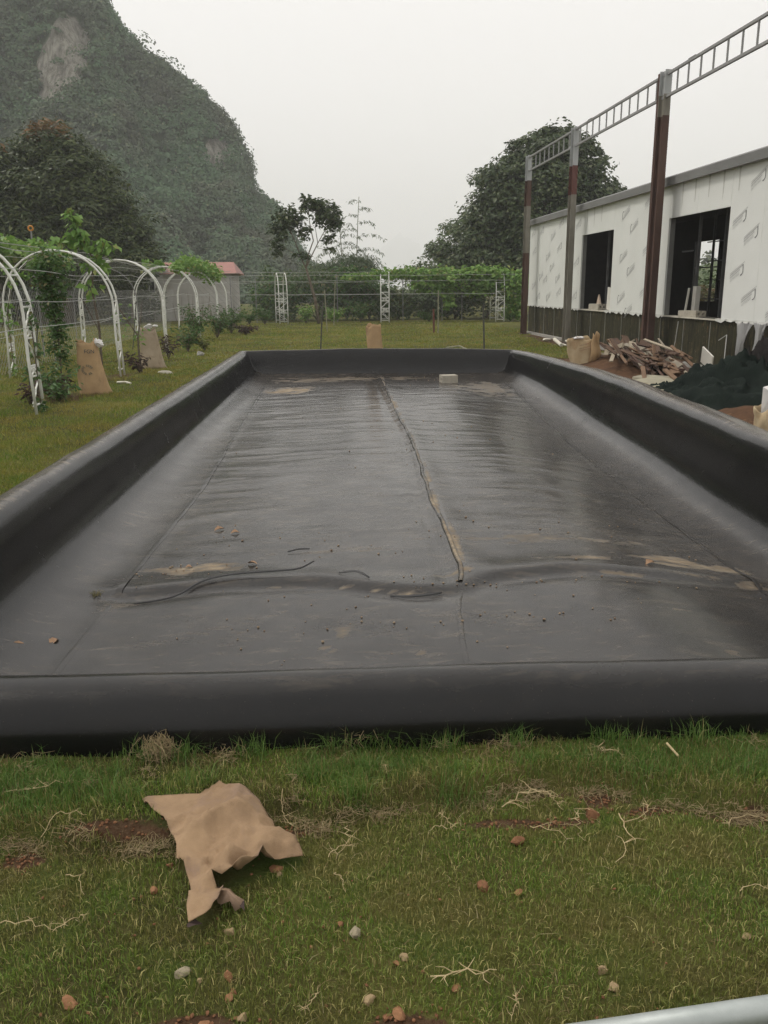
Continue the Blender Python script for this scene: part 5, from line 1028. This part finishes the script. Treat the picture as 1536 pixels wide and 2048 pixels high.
# ------------------------------------------------------------------ foreground: cloth, stones, roots, pipe
def inside(px, py, pg):
    r_ = False; j = len(pg)-1
    for i in range(len(pg)):
        if (pg[i][1] > py) != (pg[j][1] > py) and px < (pg[j][0]-pg[i][0])*(py-pg[i][1])/(pg[j][1]-pg[i][1])+pg[i][0]: r_ = not r_
        j = i
    return r_
def cloth_obj():
    pts = []; N_ = len(cl)
    for i in range(N_):
        a, b_ = np.array(cl[i]), np.array(cl[(i+1) % N_]); d = np.linalg.norm(b_-a); k = max(1, int(d/.012))
        for q in range(k): pts.append(tuple(a+(b_-a)*q/k))
    nb = len(pts); st = .011
    for px in np.arange(-.58, -.06, st):
        for py in np.arange(1.86, 2.44, st):
            if inside(px, py, cl) and min((px-q[0])**2+(py-q[1])**2 for q in pts[:nb:2]) > .006**2: pts.append((px+random.uniform(-.002, .002), py+random.uniform(-.002, .002)))
    vv, ee, ff, *_ = geometry.delaunay_2d_cdt([Vector(p) for p in pts], [], [list(range(nb))], 1, 1e-5)
    X_ = np.array([v.x for v in vv]); Y_ = np.array([v.y for v in vv])
    # folded facets: heights at the ends of the creases, straight in between
    ctl = [(-.404, 2.091, .055), (-.376, 2.224, .07), (-.314, 2.251, .085), (-.255, 2.267, .085), (-.336, 2.128, .03), (-.321, 2.178, .035), (-.267, 2.089, .075), (-.282, 2.038, .06), (-.246, 2.05, .035), (-.174, 2.164, .065), (-.233, 2.187, .06), (-.209, 2.094, .05), (-.106, 2.169, .055), (-.147, 2.111, .025),
           (-.445, 2.207, .028), (-.41, 2.288, .05), (-.376, 2.372, .05), (-.28, 2.362, .06), (-.224, 2.334, .065), (-.362, 2.283, .05), (-.504, 2.322, .03), (-.449, 2.33, .03), (-.359, 1.98, .035), (-.347, 1.988, .05), (-.326, 1.924, .045), (-.383, 2.111, .045), (-.374, 2.046, .03), (-.345, 2.054, .05), (-.322, 2.057, .035), (-.263, 2.122, .05)]
    rdc = random.Random(4); cp = [(p[0], p[1], .030+.022*rdc.random()+(.02 if p[1] > 2.0 and -.33 < p[0] < -.16 and p[1] < 2.12 else 0)) for p in cl]+ctl
    cv, _, cf, *_ = geometry.delaunay_2d_cdt([Vector(p[:2]) for p in cp], [], [], 0, 1e-6); cz = []
    for v in cv: q = min(cp, key=lambda p: (p[0]-v.x)**2+(p[1]-v.y)**2); cz.append(.02+1.45*(q[2]-.02))
    z = np.zeros(len(X_)); done = np.zeros(len(X_), bool)
    for f in cf:
        (x1, y1), (x2, y2), (x3, y3) = [(cv[k].x, cv[k].y) for k in f]; den = (y2-y3)*(x1-x3)+(x3-x2)*(y1-y3)
        if abs(den) < 1e-12: continue
        a_ = ((y2-y3)*(X_-x3)+(x3-x2)*(Y_-y3))/den; b2 = ((y3-y1)*(X_-x3)+(x1-x3)*(Y_-y3))/den; c_ = 1-a_-b2
        k = (a_ > -1e-4) & (b2 > -1e-4) & (c_ > -1e-4); z = np.where(k, a_*cz[f[0]]+b2*cz[f[1]]+c_*cz[f[2]], z); done |= k
    z = np.where(done, z, .04)+.012*sst(2.2, 2.4, Y_); q = fbm(X_*13+3, Y_*13, 137, 2); z = z+.015*(1-np.abs(q-.5)*9).clip(0, 1)+.005*(fbm(X_*40, Y_*40, 131)-.5); g = ground_z(X_, Y_); z = np.maximum(g+.010, z)
    m = M('kraft_cloth', (.37, .25, .148), (.25, .165, .098), 7, .88, .25, bmp=.35, bsc=420, c3=(.27, .185, .13), s3=3.2, t3=(.5, .62))
    t = thing('kraft_cloth', 'crumpled torn brown kraft cloth lying on the foreground grass', 'cloth', (-.3, 2.15, 0))
    me_v = np.stack([X_+.3, Y_-2.15, z], 1); tri = np.array([f for f in ff if len(f) == 3]); o = npmesh('cloth_sheet', me_v, tri, m, t, True); sm = o.modifiers.new('thickness', 'SOLIDIFY'); sm.thickness = .0022
    tail = [(-.300, 2.01), (-.268, 1.985), (-.240, 1.968), (-.226, 1.945), (-.229, 1.918), (-.247, 1.925), (-.262, 1.942), (-.285, 1.935), (-.295, 1.96), (-.31, 1.985)]
    c = (-.268, 1.957); V = [(c[0]+.3, c[1]-2.15, .052)]+[(p[0]+.3, p[1]-2.15, .026+.012*math.sin(i*2.2)) for i, p in enumerate(tail)]; o = npmesh('torn_tail', V, [(0, i+1, (i+1) % len(tail)+1) for i in range(len(tail))], m, t); sm = o.modifiers.new('thickness', 'SOLIDIFY'); sm.thickness = .0022
    for nm, pg in (('scorched_edge', [(-.365, 1.872), (-.345, 1.878), (-.325, 1.868), (-.345, 1.855), (-.362, 1.858)]), ('scorched_edge', [(-.236, 1.936), (-.224, 1.935), (-.221, 1.905), (-.234, 1.915)])):
        o = npmesh(nm, [(p[0]+.3, p[1]-2.15, .03+.008*(i % 2)) for i, p in enumerate(pg)]+[(pg[0][0]+.31, pg[0][1]-2.155, .036)], [(len(pg), i, (i+1) % len(pg)) for i in range(len(pg))], M('scorched', (.055, .035, .03), rough=.9), t)
cloth_obj()
st_or = M('orange_stone', (.30, .155, .08), (.2, .10, .05), 30, .9, .2, bmp=.4, bsc=80); st_pa = M('pale_stone', (.36, .265, .15), (.25, .18, .10), 30, .9, .2, bmp=.4, bsc=80); st_wh = M('white_stone', (.34, .29, .20), (.22, .19, .13), 25, .9, .2, bmp=.4, bsc=80); st_br = M('brown_clod', (.24, .12, .065), (.15, .075, .04), 30, .95, .1, bmp=.5, bsc=80)
def stone(x, y, r, m, label, sd, flat=.7, el=1.25, mossy=0):
    z = float(ground_z(np.array(x), np.array(y))); o = MB().rock((0, 0, 0), (r*el, r, r*flat), sd, 2, .5).build('stone', m); o.location = (x, y, z+r*flat*.45); o.rotation_euler = (0, 0, sd*1.3); return tag(o, label, 'stone', 'stones in the foreground grass')
for i, a in enumerate([(-.359, 1.735, .017, st_wh, 'flat whitish stone with grey edge, alone in the lower left grass', .7), (-.608, 1.672, .019, st_or, 'long orange stone lowest at the left of the grass', .7), (-.48, 2.039, .013, st_or, 'round orange pebble left of the cloth tail', .9), (-.45, 2.141, .013, st_br, 'brown stone just left of the cloth neck', .8), (-.147, 2.098, .020, st_or, 'long brown orange stone under the right cloth corner', .5), (-.14, 2.075, .010, st_pa, 'tiny pale stone before the long stone at the cloth corner', .8),
    (-.257, 1.861, .016, st_pa, 'pale orange stone below the torn cloth tail', .8), (.062, 1.826, .017, st_wh, 'pale whitish grey stone with greenish base in the mid grass', 1.0), (.028, 1.866, .011, st_or, 'small orange stone up left of the whitish grey stone', .8), (-.247, 1.712, .012, st_or, 'upright orange pebble right of the flat whitish stone', 1.3), (-.315, 1.712, .007, st_pa, 'tiny pebble between whitish and orange stones', .8), (-.24, 1.654, .012, st_or, 'round orange stone near the bare soil patch', .8), (-.232, 1.67, .009, st_br, 'small brown clod touching the round orange stone', .7),
    (.087, 1.612, .015, st_pa, 'pale orange stone near the bottom middle', .9), (.179, 1.737, .012, st_pa, 'yellowish pebble right of the mid grass', .9), (.16, 1.72, .009, st_or, 'small orange pebble touching the yellowish pebble', .8), (.562, 2.15, .022, st_br, 'largest brown clod just below the turf edge', .8), (.423, 1.965, .019, st_br, 'reddish brown clod in the right grass', .8), (.511, 1.936, .014, st_or, 'orange brown stone right of the reddish clod', .7), (.293, 1.633, .011, st_or, 'small orange stone under the long root', .8), (.651, 1.652, .013, st_pa, 'lumpy pale stone right of the long root', 1.1), (.66, 1.60, .014, st_pa, 'star shaped pale stone lower right', .8), (1.051, 1.728, .013, st_pa, 'pale yellow stone at the far right', .7), (.153, 1.572, .017, st_or, 'orange stone pair member at the bottom edge', .8), (.122, 1.566, .012, st_br, 'small brown stone beside the bottom edge orange stone', .8), (-.205, 1.596, .014, st_pa, 'pale stone on the bare soil at the bottom', .8), (-.41, 1.575, .018, st_wh, 'white stone cut by the bottom edge left', .7), (.17, 2.32, .014, st_pa, 'pale pebble in the turf above the cloth corner', .9), (-.29, 1.575, .016, st_or, 'reddish orange lump on the bare soil patch', .8), (.82, 2.26, .026, st_br, 'earth clod with roots on the turf edge at right', .9)]): stone(a[0], a[1], a[2], a[3], a[4], i+3, a[5])
b = MB(); rd = random.Random(77)
for _ in range(420):
    s_ = rd.choice(SOILS); x_, y_ = rd.gauss(s_[0], s_[2]*.7), rd.gauss(s_[1], s_[3]*.8); r_ = rd.uniform(.002, .007); b.rock((x_, y_, float(ground_z(np.array(x_), np.array(y_)))+r_*.6), (r_*1.2, r_, r_*.8), rd.randint(0, 9999), 1)
for _ in range(120):
    x_, y_ = rd.uniform(-1.1, 1.4), rd.uniform(1.3, 2.2); r_ = rd.uniform(.0025, .006); b.rock((x_, y_, float(ground_z(np.array(x_), np.array(y_)))+.008), (r_*1.2, r_, r_*.8), rd.randint(0, 9999), 1)
tag(b.build('soil_crumbs', st_br), 'small crumbs of reddish soil in the foreground grass', kind='stuff')
root_m = M('pale_root', (.52, .42, .24), (.40, .30, .16), 40, .85); root_b = M('brown_root', (.24, .18, .10), (.33, .26, .14), 40, .9)
def root(x0, y0, x1, y1, label, seed, br=5, lift=.02, r_=.0022, m=root_m, group='pale grass roots on the foreground turf', arcv=.15):
    rd = random.Random(seed); b = MB(); a, e = Vector((x0, y0, 0)), Vector((x1, y1, 0)); d = e-a; nn = Vector((-d.y, d.x, 0)); n = 9; P = []
    c = rd.uniform(-arcv, arcv) or .05
    for i in range(n+1):
        t_ = i/n; p = a.lerp(e, t_)+nn*(c*math.sin(math.pi*t_)+rd.uniform(-.07, .07)); p.z = float(ground_z(np.array(p.x), np.array(p.y)))+.012+lift*math.sin(math.pi*t_)+rd.uniform(0, .006); P.append(p)
    b.tube(P, [r_*(1-.55*i/n) for i in range(n+1)], 5)
    for k in range(br):
        i = rd.randint(1, n-1); p = P[i]; an = rd.uniform(0, 6.28); L_ = d.length*rd.uniform(.12, .38); q = p+Vector((math.cos(an)*L_*.5, math.sin(an)*L_*.5, rd.uniform(-.004, .016))); w_ = q+Vector((math.cos(an+rd.uniform(-.7, .7))*L_*.5, math.sin(an+rd.uniform(-.7, .7))*L_*.5, rd.uniform(-.01, .012))); w_.z = max(w_.z, float(ground_z(np.array(w_.x), np.array(w_.y)))+.006); b.tube([p, q, w_], [r_*.6, r_*.45, r_*.2], 4)
    o = b.build('grass_root', m); return tag(o, label, 'root', group)
for i, a in enumerate([(-.97, 2.45, -.77, 2.51, 'long straight pale root on the bright grass at far left', 4), (-.86, 1.93, -.70, 1.90, 'thin pale root trailing left of the feathery root', 3), (-.71, 1.90, -.645, 1.955, 'feathery pale root in the left grass', 8), (-.735, 2.115, -.665, 2.035, 'short curved pale root left of the cloth', 2), (.055, 2.265, .02, 2.11, 'branching yellow root right of the cloth', 8), (.0, 2.12, .08, 2.16, 'small forked root below the branching yellow root', 6), (.01, 2.05, .045, 1.975, 'little split root below the forked root', 2), (.55, 2.31, .72, 2.37, 'thick arched root clump rising from the turf edge', 12), (.72, 2.37, .735, 2.28, 'frayed end of the arched root clump', 12), (.615, 2.215, .725, 2.135, 'thin root hanging down from the turf edge, middle', 3), (.905, 2.24, .82, 2.02, 'long root curving down over the lawn at right', 5), (.84, 2.25, .77, 2.28, 'short root beside the long curving one', 3), (.345, 2.30, .38, 2.21, 'tangle of short roots at the turf edge left of the clod', 9), (.36, 2.22, .30, 2.20, 'thin root end poking from the turf left of the clod', 4), (.79, 2.27, .75, 2.13, 'spider like root below the turf edge', 9), (1.0, 2.29, .95, 2.19, 'pale split root right of the long curving one', 6), (1.2, 2.17, 1.36, 2.17, 'long thin root lying at the right edge', 4), (.235, 1.668, .395, 1.662, 'straight root with side hairs on the lower lawn', 9), (-.03, 1.635, -.065, 1.58, 'fan shaped root bunch at the bottom middle', 13), (.42, 1.585, .395, 1.52, 'root bunch at the bottom edge right of the middle', 12), (-.70, 2.68, -.62, 2.70, 'looped pale root bunch on the turf beside the wall at left', 12), (.07, 2.79, .23, 2.80, 'bare root standing against the black wall, middle', 7), (.19, 2.5, .2, 2.44, 'dry root below the long grass tuft', 8), (-.13, 2.40, -.10, 2.28, 'pale roots at the right shoulder of the cloth', 9), (1.11, 1.88, 1.2, 1.86, 'pale twig at the right edge of the lawn', 2), (1.05, 2.79, 1.16, 2.78, 'thin pale root at the foot of the wall on the right', 3), (.93, 2.50, .99, 2.46, 'dry root bunch in the turf at right', 10), (-.47, 2.27, -.40, 2.24, 'short roots beside the left cloth edge', 7), (-.85, 2.28, -.72, 2.31, 'curled roots on the turf edge at left', 8)]):
    root(a[0], a[1], a[2], a[3], a[4], 100+i, a[5], .045 if i in (7, 21) else .014, .0020 if i in (7, 10, 0, 17) else .0013)
tag(MB().tube([(1.155, 2.50, .10), (1.172, 2.44, .085)], .004, 6).build('straw_stub', root_m), 'short pale straw stub lying on the turf at right', 'straw')
b = MB(); rd = random.Random(55)
def tangle(cx, cy_, r_, n, h=.05):
    for _ in range(n):
        a = rd.uniform(0, 6.28); p0 = Vector((cx+rd.gauss(0, r_*.4), cy_+rd.gauss(0, r_*.3), float(ground_z(np.array(cx), np.array(cy_)))+rd.uniform(.005, h*.6))); L_ = rd.uniform(.02, .06)
        b.tube([p0, p0+Vector((math.cos(a)*L_*.5, math.sin(a)*L_*.5, rd.uniform(-.01, h*.4))), p0+Vector((math.cos(a+1)*L_, math.sin(a+1)*L_, rd.uniform(-.02, .02)))], [.0011, .0009, .0005], 3, False)
tangle(-.56, 2.64, .06, 220, .11); tangle(.12, 2.68, .09, 170, .10)
for e in ((-.33, 2.60), (.62, 2.59), (.40, 2.62)): tangle(e[0], e[1], .05, 26, .05)
for _ in range(46): e = rd.uniform(-1.2, 1.5); tangle(e, float(sod_edge(np.array(e)))+rd.gauss(.0, .02), .05, 26, .03)
for _ in range(16): tangle(rd.uniform(-1.2, 1.5), rd.uniform(2.4, 2.75), .04, 14, .04)
tag(b.build('root_tangle', root_b), 'tangled dry roots along the edge of the lifted turf', kind='stuff')
tag(MB().tube([(.50, 1.446, .030), (1.6, 1.526, .036)], .028, 20).build('galvanised_pipe', M('galvanised_pipe', (.42, .45, .44), (.34, .37, .36), 8, .5, metal=.35, bmp=.1), None, True), 'pale galvanised pipe lying across the bottom right corner', 'pipe')
